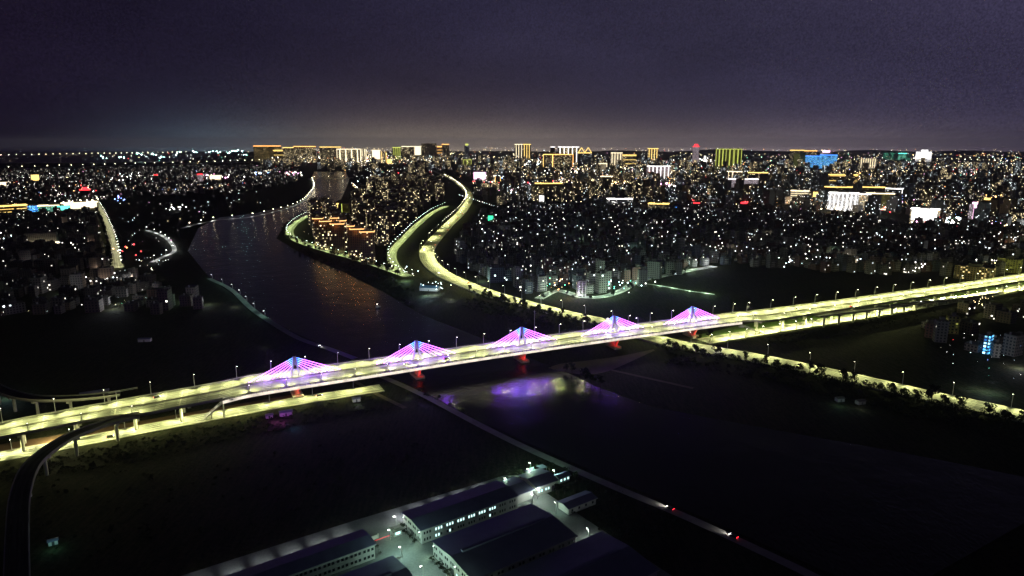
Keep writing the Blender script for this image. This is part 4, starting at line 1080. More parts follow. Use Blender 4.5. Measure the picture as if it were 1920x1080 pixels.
exec_list = [
 # far skyline at the head of the river
 (480, 526, 273, 303, 'crown', 'orange', 'long block with an orange roof line at the start of the far skyline', 'gold', 4),
 (515, 545, 281, 303, 'crown+bands', 'gold', 'stepped gold lit block low beside the orange roofed block', 'gold', 3),
 (533, 556, 276, 304, 'crown', 'gold', 'gold crowned tower next to the stepped gold block', 'tower_w', 3),
 (554, 592, 274, 305, 'crown', 'orange', 'wide tower block with one amber roof line over the river', 'tower_w', 3),
 (602, 640, 275, 306, 'crown', 'gold', 'dim apartment slab with an amber crown above the riverside lights', 'tower', 3),
 (634, 676, 279, 306, 'crown+edges+fins', 'warm', 'white outlined hotel block at the river head', 'tower_w', 4),
 (677, 687, 279, 305, 'fins+edges', 'warm', 'narrow tower of bright white stripes beside the outlined hotel', 'cream', 2),
 (698, 714, 281, 304, 'screen+crown', 'warm', 'tower with a glaring white front under an orange eave', 'cream', 2),
 (716, 724, 284, 306, 'edges', 'gold', 'slim tower with gold edges beside the glaring white front', 'tower_w', 2),
 (737, 752, 276, 303, 'fins+crown', 'ygreen', 'green striped tower in the middle of the far skyline', 'olive', 4),
 (754, 776, 274, 302, 'crown', 'warm', 'broad slab with a ragged white crown next to the green stripes', 'tower_w', 3),
 (777, 790, 274, 296, 'crown+screen', 'warm', 'block with a creamy lit corner beside the dark tower', 'cream', 3),
 (791, 819, 269, 300, '', 'white', 'large unlit dark tower standing out of the bright skyline', 'tower', 3),
 (820, 831, 274, 296, 'bands+crown', 'orange', 'warm banded tower just beyond the dark tower', 'gold', 4),
 (829, 842, 270, 296, 'crown', 'orange', 'tower with an orange striped top behind the banded tower', 'tower_w', 3),
 (871, 880, 273, 300, 'sign', 'ygreen', 'tower carrying a round yellow sign', 'tower_c', 3),
 (725, 735, 298, 309, 'screen', 'gold', 'low gold lit gateway building at the foot of the skyline', 'gold', 2),
 (868, 884, 299, 310, 'bays', 'ygreen', 'low yellow outlined building below the round yellow sign', 'olive', 2),
 # centre
 (965, 980, 270, 300, 'crown+fins', 'warm', 'far tower with three thin light stripes on the horizon', 'tower', 3),
 (981, 995, 270, 300, 'fins+crown', 'gold', 'far tower of broad gold stripes on the horizon', 'gold', 3),
 (1032, 1040, 275, 312, 'crown', 'white', 'thin tower with a white cap beside the white crowned hotel', 'tower', 2),
 (1046, 1085, 275, 312, 'crown+fins', 'white', 'tall hotel with a row of white crown lights', 'tower_w', 5),
 (1019, 1036, 289, 314, 'crown+edges', 'gold', 'amber edged block left of the orange block before the hotel', 'tower_w', 3),
 (1036, 1074, 289, 314, 'crown+edges', 'orange', 'orange edged block in front of the white crowned hotel', 'tower_w', 3),
 (1083, 1108, 286, 317, 'peaks+crown', 'gold', 'tower with a zigzag gold roof', 'tower_c', 3),
 (1145, 1166, 286, 312, 'fins+crown', 'warm', 'tower of broad white stripes beyond the glaring plaza', 'cream', 4),
 (1167, 1192, 290, 312, 'crown+bands', 'gold', 'long gold banded block beside the broad white stripes', 'tower_w', 3),
 (1122, 1137, 306, 326, 'edges+crown', 'warm', 'pale lit block at the edge of the amber plaza', 'cream', 3),
 (1126, 1148, 330, 346, 'crown', 'warm', 'brown building with a white eave before the glaring plaza', 'tower_w', 2),
 (1003, 1053, 343, 366, 'crown+base', 'gold', 'wide dim slab with gold eave lights and a yellow lit foot', 'gold', 3),
 (1011, 1027, 366, 380, 'screen', 'white', 'small pale blue white lit front below the dim slab', 'white', 3),
 (1214, 1233, 278, 304, 'crown+fins', 'gold', 'gold topped twin tower near the hills', 'tower_w', 4),
 (1213, 1255, 311, 338, 'crown+fins', 'white', 'white crowned slab with pinkish window columns', 'pink', 6),
 (1298, 1309, 274, 305, 'crown+sign', 'red', 'slim tower topped with a red light', 'pink', 3),
 (1341, 1359, 279, 318, 'bays', 'ygreen', 'first bay of the tall yellow green outlined tower', 'olive', 3),
 (1360, 1374, 279, 318, 'bays', 'ygreen', 'middle bay of the tall yellow green outlined tower', 'olive', 2),
 (1375, 1388, 279, 318, 'bays', 'ygreen', 'last bay of the tall yellow green outlined tower', 'olive', 2),
 (1366, 1389, 321, 340, 'bays+crown', 'warm', 'pale outlined block above the pink striped slab', 'tower_w', 3),
 (1367, 1418, 335, 353, 'crown', 'white', 'pink striped slab with a white roof line', 'pink', 7),
 (1403, 1436, 323, 346, 'crown', 'gold', 'block with one thin gold roof line', 'tower', 3),
 # right
 (1488, 1497, 288, 313, '', 'ygreen', 'first of two olive lit towers beside the blue facades', 'olive', 2),
 (1500, 1510, 288, 313, '', 'ygreen', 'second olive lit tower, next to the blue facades', 'olive', 2),
 (1481, 1504, 281, 305, 'crown', 'gold', 'block with a yellow roof line behind the olive towers', 'tower', 3),
 (1506, 1528, 282, 305, 'crown', 'orange', 'block with an orange roof line behind the blue facades', 'tower', 3),
 (1511, 1536, 292, 314, 'crown', 'blue', 'left hand of two blue glowing facades', 'blue', 4),
 (1538, 1565, 290, 316, 'crown', 'blue', 'right hand blue glowing facade under the pink roof light', 'blue', 4),
 (1538, 1557, 286, 308, 'sign', 'pink', 'building with a pink dome light behind the blue facade', 'pink', 2),
 (1614, 1638, 297, 317, 'fins', 'warm', 'pale yellow striped slab', 'cream', 7),
 (1657, 1668, 287, 300, '', 'teal', 'first of four green white facades on the horizon', 'green', 2),
 (1669, 1681, 286, 300, '', 'teal', 'second of four green white facades on the horizon', 'green', 2),
 (1683, 1697, 287, 300, 'crown', 'teal', 'third and brightest of four green white facades on the horizon', 'green', 2),
 (1698, 1706, 289, 301, '', 'teal', 'last and smallest of four green white facades on the horizon', 'green', 2),
 (1717, 1725, 284, 303, 'screen', 'white', 'shorter glaring white tower at the left of three', 'white', 2),
 (1726, 1736, 280, 303, 'screen', 'white', 'tallest glaring white tower between two shorter ones', 'white', 2),
 (1736, 1744, 284, 303, 'screen', 'white', 'shorter glaring white tower at the right of three', 'white', 2),
 (1556, 1602, 361, 394, 'crown+fins', 'white', 'big hall with bright white pillars of light', 'white', 7),
 (1602, 1626, 363, 394, 'crown', 'white', 'dark centre block between the white pillars and the olive wing', 'office', 3),
 (1627, 1668, 362, 394, 'crown+base', 'warm', 'olive lit wing with a bright base beside the white pillars', 'olive', 6),
 (1550, 1600, 350, 366, 'crown', 'gold', 'long gold eaved roof behind the white pillared hall', 'gold', 3),
 (1603, 1652, 350, 366, 'crown', 'gold', 'second gold eaved roof behind the olive wing', 'gold', 3),
 (1557, 1602, 327, 345, 'crown+bands', 'gold', 'olive gold terrace block above the gold eaves', 'gold', 2),
 (1484, 1513, 357, 377, 'bands+crown', 'warm', 'cream banded building with a white top', 'cream', 5),
 (1524, 1533, 359, 372, 'screen', 'gold', 'little yellow lit front near the cream banded building', 'gold', 2),
 (1663, 1688, 353, 366, 'edges+crown', 'white', 'small block outlined with a white frame', 'tower_c', 3),
 (1712, 1752, 391, 420, 'screen+crown', 'white', 'building with a huge dazzling screen', 'office', 3),
 (1818, 1834, 383, 414, 'fins+sign', 'pink', 'tower with a pink light stripe and a violet cap', 'pink', 1),
 (1842, 1856, 375, 392, 'sign', 'gold', 'building with a yellow rooftop sign near the pink stripe', 'gold', 2),
 (1800, 1852, 498, 523, '', 'gold', 'yellow amber lit housing slab at the elevated highway', 'gold', 3),
 (1876, 1906, 484, 509, '', 'ygreen', 'olive lit housing block just above the elevated highway', 'olive', 3),
 # middle distance
 (1138, 1185, 372, 386, 'crown', 'white', 'long pale lit shed with a white eave', 'white', 2),
 (1216, 1253, 381, 396, 'crown', 'gold', 'hall with a golden roof rim and pale walls', 'cream', 3),
 (1261, 1274, 384, 402, '', 'blue', 'narrow blue white lit block beside the golden hall', 'blue', 2),
 (1275, 1290, 389, 402, 'screen', 'white', 'low white lit front beside the narrow blue block', 'white', 2),
 (1300, 1310, 380, 402, 'crown', 'red', 'block with a red roof sign past the blue white pair', 'house_red', 2),
 (1384, 1402, 382, 404, 'sign', 'red', 'building under a large glowing red sign', 'house_red', 2),
 (915, 926, 403, 424, 'screen', 'green', 'building with a green lit corner strip', 'house_grey', 2),
 (888, 912, 322, 340, 'screen', 'pink', 'market hall with a glaring pinkish front', 'pink', 3),
 (912, 935, 329, 340, 'base+crown', 'white', 'low white lit row beside the pinkish market hall', 'office', 3),
 (928, 938, 330, 346, 'edges', 'gold', 'gold lit gate tower at the end of the white row', 'gold', 1),
 # tower quarter gold pair
 (601, 634, 382, 400, 'crown+edges', 'gold', 'block outlined in yellow at the head of the tower quarter', 'gold', 2),
 (643, 682, 381, 398, 'edges', 'ygreen', 'olive lit block beside the yellow outlined block', 'olive', 2),
 # left town
 (-20, 38, 385, 401, 'crown+bands', 'gold', 'long arcade with rows of golden lights', 'gold', 3),
 (46, 76, 385, 397, 'bands', 'blue', 'low building with a blue and teal lit front', 'blue', 2),
 (82, 126, 384, 396, 'crown', 'warm', 'low building with a slanting warm light beside the blue front', 'green', 2),
 (108, 128, 385, 396, 'screen', 'teal', 'green lit kiosk next to the slanting warm light', 'green', 2),
 (126, 176, 379, 394, 'crown+screen', 'warm', 'dazzling white shop row at the head of the avenue', 'cream', 3),
 (61, 72, 327, 342, 'screen', 'gold', 'pale yellow lit slab in the far dark town', 'cream', 2),
 (-8, 15, 341, 350, 'screen', 'warm', 'low pale lit front at the edge of the far dark town', 'cream', 2),
 (154, 168, 355, 370, 'sign+crown', 'red', 'building with glowing red neon in the dark town', 'house_red', 2),
 (372, 380, 326, 340, 'crown', 'red', 'narrow red and white lit block by the white shop front', 'pink', 1),
 (394, 413, 328, 339, 'screen', 'warm', 'glaring white shop front in the far dark town', 'cream', 2),
 (291, 296, 327, 338, 'crown', 'red', 'thin block with a red cap in the far dark town', 'gold', 1),
 (58, 100, 436, 456, 'base', 'warm', 'dim yellow slab with a lit forecourt in the dark town', 'house_pale', 2),
]
for e in exec_list:
    x0, x1, yt, yb, st, col, lab, fac, n = e
    lab = lab.replace('left hand of', 'more distant of').replace('right hand blue', 'wider blue').replace('at the left of three', 'with a lower roof beside the green facades').replace('at the right of three', 'at the outer end of the white group')
    if yt > 400: nm = 'housing_block'
    elif yb - yt < 19: nm = 'lit_hall'
    else: nm = 'high_rise'
    r = landmark(x0, x1, yt, yb, st or 'none', col, lab, fac, .12, n, nm, {'high_rise': 'tower', 'lit_hall': 'hall', 'housing_block': 'housing'}[nm], top2=None)
# blocks along the white town street
for x0, x1, yt, yb, fac, lab in ((1196, 1212, 505, 536, 'house_grey', 'grey eight storey slab at the bend of the white town street'), (1214, 1239, 489, 521, 'house_grey', 'tallest grey slab block above the white town street'), (1249, 1262, 490, 515, 'house_pale', 'pale slab block near the end of the white town street'), (1263, 1277, 491, 514, 'house_pale', 'last pale slab block at the end of the white town street'), (1183, 1204, 500, 524, 'house_red', 'yellowish block with lit ground floor above the white town street'),
    (916, 944, 500, 528, 'house_blue', 'boxy grey block with bright slots near the expressway bend'), (856, 872, 470, 490, 'house_pale', 'pale seven storey house beside the expressway bend'), (952, 968, 478, 497, 'house_pale', 'cream lit house in the middle of the dark quarter'), (968, 985, 470, 488, 'house_grey', 'olive grey house behind the cream lit house'),
    (1752, 1770, 600, 640, 'house_grey', 'grey seven storey block below the elevated highway'), (1775, 1792, 592, 624, 'olive', 'olive lit block beyond the grey block below the highway'), (1737, 1752, 606, 632, 'house_red', 'dark reddish block nearest the bright street'),
    (1845, 1854, 628, 663, 'blue', 'narrow block with a blue lit front right of the black field'), (1860, 1870, 642, 668, 'house_pale', 'pale little block beside the blue lit front'), (10, 40, 568, 586, 'house_pale', 'pale house with a bright teal lit ground floor'), (295, 312, 541, 560, 'house_red', 'pinkish block with a white lit doorway near the river'), (278, 292, 541, 556, 'house_red', 'dark red block beside the pinkish riverside block')):
    landmark(x0, x1, yt, yb, 'none', 'white', lab, fac, .25, 3, 'housing_block', 'housing')
# unfinished frame building in violet light
cb_ = at(1090, 556); fr_ = empty('unfinished_building', (cb_.x, cb_.y, 0), .2); tag(fr_, 'bare violet lit frame of an unfinished building above the expressway', 'building'); take(cb_.x, cb_.y, 14)
hh = height_at(cb_.y, 526); nf = 7
for f_ in range(nf + 1):
    m = MB(); m.box(0, 0, hh * f_ / nf - .4, hh * f_ / nf, 10.5, 9); m.build('floor_slab', CONC, fr_)
for x in (-4.8, 0, 4.8):
    for y in (-4, 4): m = MB(); m.box(x, y, .001, hh - .41, .8, .8); m.build('column', CONC, fr_)
light('POINT', (cb_.x - 4, cb_.y - 16, 14), 9000, (.62, .38, 1), size=.5)
light('POINT', (cb_.x - 6, cb_.y - 10, 3), 2500, (.95, 1, .95), size=.5)
# river bridge far upstream, sea bridges
def far_bridge(label, a, b, z, wd, step, lampmat, lab2, grp, keep, lamp_h=9, sc_=1.0, power=0):
    L = smooth_line([at(x, y, z) for x, y in (a, ((a[0] + b[0]) / 2, (a[1] + b[1]) / 2), b)], 60); root = empty('girder_bridge', (L[0].x, L[0].y, 0)); tag(root, label, 'bridge')
    A, B = offset(L, -wd / 2), offset(L, wd / 2); m = MB(); m.strip(A, B); m.build('deck', ASPH, root)
    m = MB(); D = Vector((0, 0, -2.5)); m.strip([p + D for p in A], A); m.strip(B, [p + D for p in B]); m.strip([p + D for p in B], [p + D for p in A]); m.build('girder', CONC, root)
    for p, d in walk(L, 90, 30): m = MB(); m.tube((p.x, p.y, -1), (p.x, p.y, z - 2.4), 2.0, n=8); m.build('pier', CONC, root)
    rel(root, root); k = 0
    for p, d in walk(L, step, step * .4):
        n = Vector((d.y, -d.x, 0))
        put_lamp('far', p + n * (wd / 2 - .5), -n, lab2, grp, power, YG, 8, 132, sc_); k += 1
far_bridge('low road bridge crossing the river at its far bend', (578, 335), (662, 333), 6, 16, 80, LAMPY, 'lamp of the low road bridge at the far river bend', 'lamps of the far river bridge', 9, sc_=1.2, power=6000)
far_bridge('lamp lit bridge running along the dark sea horizon', (-20, 294), (352, 287), 18, 24, 110, LAMPY, 'tiny lamp of the bridge along the sea horizon', 'lamps of the sea horizon bridge', 50, sc_=2.4)
far_bridge('nearer long bridge with a row of amber lamps above the dark town', (-20, 318), (690, 297), 10, 22, 90, LAMPY, 'small amber lamp of the long bridge above the dark town', 'lamps of the long bridge above the dark town', 50, sc_=1.9)

# port cranes with floodlights
TEALF = glow('flood_teal', (.55, 1, .92), 60)
for i, (x, yt, yb) in enumerate(((262, 283, 303), (289, 285, 303), (334, 282, 302), (366, 280, 301), (396, 281, 300), (410, 280, 300), (432, 281, 300), (444, 278, 300), (458, 282, 300), (228, 290, 305), (195, 291, 306), (303, 292, 304))):
    b = at(x, yb); h = height_at(b.y, yt + 1); k = math.hypot(b.x, b.y) / F; o = empty('port_crane', (b.x, b.y, 0), -math.atan2(b.x, b.y) + R.uniform(-.4, .4)); tag(o, 'gantry crane with glaring teal white floodlights at the far port', 'crane', 'floodlit cranes of the far port'); take(b.x, b.y, 40)
    m = MB()
    for sx_ in (-1, 1):
        for sy_ in (-1, 1): m.tube((sx_ * 12, sy_ * 9, 0), (sx_ * 10, sy_ * 8, h), 1.1, n=6)
        m.tube((sx_ * 10, -8, h * .55), (sx_ * 10, 8, h * .55), 1.0, n=6)
    m.build('gantry', GRASS if False else DARKMETAL, o)
    m = MB(); m.box(12, 0, h, h + 3, 78, 4); m.build('boom', STEEL, o)
    m = MB(); m.tube((0, 0, h + 3), (0, 0, h + 22), .8, n=6); m.build('mast', STEEL, o)
    for q in (-16, 0, 26): m = MB(); m.octa((q, -3, h - 1 - R.uniform(0, .4) * h), .6 * k * R.uniform(.6, 1.4)); m.build('floodlight', TEALF, o)

# the tower quarter on the river bend
AT = []
for key, fl in (('apt', 18), ('apt', 17), ('apt2', 19), ('apt2', 16)):
    root = empty('apartment_tower', (0, 0, -600)); m = MB(); h = fl * 3.1
    m.box(0, 0, 0, h, 24, 13, 0, 0, 1, R.randrange(30) * 3.4); m.box(-7, -6.9, 0, h - .01, 7, 1.6, 0, 0, 1, 200); m.box(7, -6.9, 0, h - .01, 7, 1.6, 0, 0, 1, 300)
    m.build('body', [WM[key], ROOF_D], root)
    m = MB(); m.box(0, 1, h + .002, h + 5, 9, 7); m.build('roof_house', CONC_D, root)
    m = MB()
    for q in (-6,): m.box(q, 4, h + .004, h + 2.4, 3, 3)
    m.build('water_tank', STEEL, root)
    AT.append((root, h))
TEMPL += [a[0] for a in AT]
def apt_cb(x, y, q, rot, individual):
    root, h = R.choice(AT)
    if not free(x, y, 13): return
    take(x, y, 13); o = copy_tree(root); o.location = (x, y, 0); o.rotation_euler = (0, 0, .32 + R.uniform(-.06, .06)); o.scale = (1, 1, R.uniform(.92, 1.06))
    near = q[1] > 440; tag(o, 'brown apartment tower with scattered lit windows in the near rows of the river bend' if near else ('apartment tower in the middle rows of the river bend quarter' if q[1] > 410 else 'dim apartment tower at the rear of the river bend quarter'), 'tower', 'near towers of the river bend' if near else ('middle towers of the river bend' if q[1] > 410 else 'rear towers of the river bend'))
ORANGE = glow('orange_roof_led', (1, .50, .18), 2.4)
trims = [(587, 605, 409), (600, 620, 414), (620, 634, 408), (632, 648, 413), (620, 644, 419), (651, 664, 423), (657, 683, 428.5), (675, 701, 433.5)]
for i, (x0, x1, yr) in enumerate(trims):
    h = 55.0; b = at((x0 + x1) / 2, yr, h); wd = (x1 - x0) * math.hypot(b.x, b.y) / F
    o = empty('apartment_tower', (b.x, b.y, 0), .22); tag(o, f"tower with a glowing orange roof edge, {('rearmost of the chain', 'second from the rear of the chain', 'short one beside the rearmost', 'beside the short rear one', 'long one in the middle of the chain', 'shortest, below the long middle one', 'long one next to the front of the chain', 'frontmost of the chain')[i]}", 'tower'); take(b.x, b.y, wd * .5)
    m = MB(); m.box(0, 0, 0, h, wd, 14, 0, 0, 1, i * 34.0); m.build('body', [WM['apt'], ROOF_D], o)
    m = MB(); m.box(0, -7.4, h - 1.0, h + .4, wd + .8, .7); m.box(-wd / 2 - .5, 0, h - 1.0, h + .4, .7, 14, 0); m.box(wd / 2 + .5, 0, h - 1.0, h + .4, .7, 14); m.build('roof_light', ORANGE, o)
    m = MB(); m.box(0, 2, h + .002, h + 4.5, min(9, wd * .4), 6); m.build('roof_house', CONC_D, o)
    light('POINT', (b.x, b.y - 12, h - 4), 1200, (1, .4, .1), size=.5)
for q_ in range(2):
    pass
scatter([(566, 432), (590, 410), (650, 404), (790, 398), (806, 402), (770, 430), (733, 466), (722, 490), (660, 470), (590, 452)], 37, .32, .95, 999, apt_cb, .12)
scatter([(655, 388), (700, 350), (800, 340), (838, 368), (822, 392), (740, 402), (660, 402)], 52, .32, .75, 999, apt_cb, .2)

# dense quarter beyond the expressway
scatter([(852, 478), (868, 440), (905, 402), (960, 392), (1100, 388), (1300, 392), (1500, 404), (1700, 424), (1940, 436), (1940, 500), (1850, 520), (1690, 516), (1560, 511), (1460, 504), (1345, 496), (1300, 500), (1240, 512), (1190, 526), (1160, 545), (1100, 552), (1040, 548), (1005, 556), (930, 532), (870, 500)], 18.5, .35, .9, 300, house_cb)
scatter([(1730, 612), (1800, 580), (1930, 566), (1930, 700), (1880, 690), (1800, 660), (1745, 640)], 21, .5, .6, 300, lambda *a: house_cb2(*a)) if False else None
n_t = [0]
def town_cb(x, y, q, rot, individual):
    w_ = R.choice(('brown', 'dull')); s_ = 'low' if R.random() < .8 else 'tall'; o, r, h, wd, dp = R.choice(KL[w_][s_])
    if not free(x, y, r * .5): return
    take(x, y, r * .5)
    if n_t[0] < 290:
        n_t[0] += 1; c = o.copy(); COL.objects.link(c); c.location = (x, y, 0); c.rotation_euler = (0, 0, rot); c.scale = (R.uniform(.9, 1.15), R.uniform(.9, 1.15), R.uniform(.9, 1.15))
        z_ = 'in the near rows of the dark town' if q[1] > 520 else ('in the middle of the dark town' if q[1] > 460 else 'beside the straight avenue of the dark town')
        if q[0] > 1500: z_ = 'in the hamlet below the elevated highway'
        tag(c, f'{s_} {w_} house {z_}', 'house', f'{s_} {w_} houses {z_}')
        if q[1] > 530:
            tk = MB(); tk.tube((-wd * .25, dp * .2, h + .9), (-wd * .25, dp * .2, h + 2.4), .9, n=8); tk.box(-wd * .25, dp * .2, h, h + .9, 1.6, 1.6); tk.build('water_tank', STEEL, c)
    else: stuff_box(x, y, rot, wd, dp, h, 7 if w_ == 'brown' else 8)
scatter([(1735, 620), (1800, 586), (1930, 572), (1930, 690), (1880, 690), (1800, 660), (1745, 645)], 22, .5, .55, 300, town_cb)
scatter([(-30, 405), (170, 402), (195, 430), (212, 500), (290, 540), (330, 560), (410, 560), (420, 578), (330, 590), (180, 585), (100, 588), (-30, 600)], 20, .12, .74, 300, town_cb)
scatter([(-30, 322), (470, 310), (560, 318), (560, 345), (430, 362), (200, 372), (180, 384), (-30, 384)], 34, .1, .5, 0, town_cb)

# high rises of the far town
n_h = [0]
def rise_cb(x, y, q, rot, individual):
    w_ = R.choice(('plain', 'warm lit', 'cool lit', 'plain')) if q[0] < 1250 else R.choice(('plain', 'cool lit', 'cool lit', 'warm lit')); o, r, h, wd, dp = R.choice(KT[w_])
    if not free(x, y, r * .55): return
    take(x, y, r * .55); sc3 = R.uniform(.35, .95)
    if n_h[0] < 270:
        n_h[0] += 1; c = o.copy(); COL.objects.link(c); c.location = (x, y, 0); c.rotation_euler = (0, 0, rot); c.scale = (1, 1, sc3)
        z_ = 'in front of the blue and white towers' if q[0] > 1450 else ('around the amber plaza' if q[0] > 1100 else 'along the far expressway')
        b_ = 'tall' if sc3 > .65 else 'medium'
        tag(c, f'{b_} {w_} tower {z_}', 'tower', f'{b_} {w_} towers {z_}')
    else: stuff_box(x, y, rot, wd, dp, h * sc3, {'plain': 4, 'warm lit': 5, 'cool lit': 6}[w_], False)
scatter([(880, 372), (900, 340), (1100, 330), (1500, 330), (1940, 345), (1940, 425), (1700, 412), (1500, 396), (1300, 386), (1100, 384), (940, 386)], 74, .3, .42, 270, rise_cb)
n_h[0] = 999
scatter([(850, 340), (860, 303), (1300, 303), (1500, 306), (1940, 312), (1940, 344), (1500, 328), (1100, 328), (900, 338)], 120, .3, .5, 0, rise_cb)
scatter([(490, 312), (500, 296), (860, 296), (850, 318), (720, 334), (690, 325)], 110, .2, .6, 0, rise_cb)
def fill_cb(x, y, q, rot, ind):
    wd, dp, h = R.uniform(12, 24), R.uniform(10, 18), R.uniform(8, 26)
    if not free(x, y, wd * .5): return
    take(x, y, wd * .5); stuff_box(x, y, rot, wd, dp, h, R.choice((0, 2, 0, 3, 4)), False)
scatter([(880, 372), (900, 330), (1200, 326), (1500, 326), (1940, 336), (1940, 425), (1700, 412), (1500, 396), (1300, 386), (1100, 384), (940, 386)], 40, .3, .55, 0, fill_cb)
tag(STUFF.build('distant_town', STUFF_M), 'mass of small distant buildings with pinprick windows filling the far town', 'town', kind='stuff')

# pinprick lights that nobody could count
DM = [glow('dot_white', (1, .95, .88), 8), glow('dot_cool', (.75, .95, 1), 9), glow('dot_warm', (1, .78, .42), 9), glow('dot_orange', (1, .45, .15), 8), glow('dot_red', (1, .06, .06), 8), glow('dot_green', (.2, 1, .65), 6), glow('dot_blue', (.25, .4, 1), 8), glow('dot_pink', (1, .4, .8), 7)]
dm = MB()
def dots(n, poly, wts, zr, s0, s1):
    xs = [p[0] for p in poly]; ys = [p[1] for p in poly]; k = 0
    while k < n:
        q = (R.uniform(min(xs), max(xs)), R.uniform(min(ys), max(ys)))
        if not inside(q, poly): continue
        k += 1; p = at(*q)
        if on_water(p) or noise.noise(p * .006) + R.uniform(-.25, .25) < -.02: continue
        z = R.uniform(*zr); r = math.hypot(p.x, p.y) / F * R.uniform(s0, s1) * (1.7 if R.random() < .06 else 1)
        dm.octa((p.x, p.y, z), r, R.choices(range(8), wts)[0])
FARW = (30, 14, 34, 8, 3, 3, 2, 2)
dots(1350, [(500, 290), (500, 279), (900, 277), (1940, 283), (1940, 296), (900, 296)], (24, 4, 52, 10, 4, 1, 0, 2), (4, 40), .14, .5)  # points added to brighten the black strip along the horizon
dots(2550, [(860, 345), (850, 296), (1940, 296), (1940, 350), (1300, 345)], FARW, (6, 60), .16, .55)
dots(577, [(1000, 350), (1080, 318), (1300, 318), (1300, 352), (1150, 356)], (22, 6, 50, 14, 2, 1, 0, 1), (5, 30), .2, .8)
dots(742, [(900, 380), (880, 345), (1940, 345), (1940, 430), (1500, 402), (1200, 386)], (34, 22, 24, 6, 5, 4, 3, 2), (4, 25), .15, .42)
dots(313, [(1500, 405), (1500, 345), (1940, 345), (1940, 440), (1700, 425)], (30, 12, 22, 8, 10, 3, 6, 8), (4, 25), .18, .5)
dots(195, [(860, 478), (905, 402), (1300, 392), (1940, 436), (1940, 505), (1690, 516), (1345, 496), (1160, 545), (1000, 550)], (36, 26, 26, 5, 4, 5, 1, 0), (3, 20), .10, .32)
dots(462, [(-30, 322), (470, 308), (560, 316), (560, 345), (430, 360), (200, 374), (-30, 378)], (42, 16, 16, 6, 8, 2, 3, 7), (4, 22), .15, .45)
dots(189, [(-30, 405), (215, 405), (300, 545), (420, 575), (180, 585), (-30, 598)], (48, 26, 12, 3, 5, 4, 0, 2), (3, 9), .18, .5)
dots(1200, [(480, 303), (480, 288), (850, 286), (850, 308), (690, 316)], (34, 6, 48, 9, 2, 0, 0, 1), (5, 60), .2, .65)
dots(214, [(560, 330), (690, 318), (860, 318), (840, 345), (700, 348), (660, 335)], (40, 18, 26, 4, 6, 3, 1, 2), (4, 30), .15, .45)
dots(99, [(185, 308), (185, 290), (470, 283), (470, 302)], (40, 34, 10, 0, 2, 14, 0, 0), (5, 40), .2, .6)
dots(73, [(1780, 700), (1740, 640), (1800, 585), (1930, 570), (1930, 740)], (40, 30, 14, 4, 4, 4, 4, 0), (3, 14), .2, .5)
dots(90, [(225, 385), (560, 352), (480, 395), (330, 420), (340, 470), (300, 530), (240, 500)], (50, 26, 14, 0, 4, 2, 0, 4), (3, 9), .2, .5)
dots(105, [(560, 440), (600, 410), (800, 396), (730, 480), (660, 478)], (30, 5, 55, 10, 0, 0, 0, 0), (3, 40), .2, .42)
def dotline(L, step, mi, z, r0, r1):
    for p, d in walk(L, step, 0):
        k = math.hypot(p.x, p.y) / F; dm.octa((p.x + R.uniform(-2, 2), p.y + R.uniform(-2, 2), z), k * R.uniform(r0, r1), R.choice(mi))
dotline(PXL([(480, 292), (560, 294), (640, 298), (690, 303)]), 45, (0, 2), 8, .4, .9)
dotline(PXL([(1640, 297), (1780, 299), (1940, 304)]), 90, (0, 2, 2), 8, .3, .8)
dotline(PXL([(1440, 295), (1520, 296), (1640, 297)]), 120, (0, 2, 7), 8, .25, .6)
dotline(PXL([(880, 298), (960, 297), (1040, 306)]), 90, (0, 2), 8, .3, .7)
dotline(PXL([(1100, 355), (1180, 350), (1260, 357)]), 20, (0, 2, 2), 8, .4, 1.0)
dotline(PXL([(1540, 395), (1600, 396), (1650, 398)]), 16, (0, 2), 6, .3, .7)
dotline(PXL([(1820, 425), (1870, 430), (1930, 436)]), 14, (0, 2), 6, .3, .7)
dotline(PXL([(660, 345), (672, 356), (684, 372)]), 30, (0,), 6, .3, .5)
dotline(PXL([(1095, 336), (1112, 342), (1130, 347)]), 16, (0,), 8, .35, .6)
def cluster(x, y, w_, h_, n, mi, r0, r1, z=8):
    for _ in range(n):
        p = at(R.gauss(x, w_ / 2.5), R.gauss(y, h_ / 2.5)); k_ = math.hypot(p.x, p.y) / F; dm.octa((p.x, p.y, R.uniform(2, z * 2)), k_ * 1.35 * R.uniform(r0, r1), R.choice(mi))
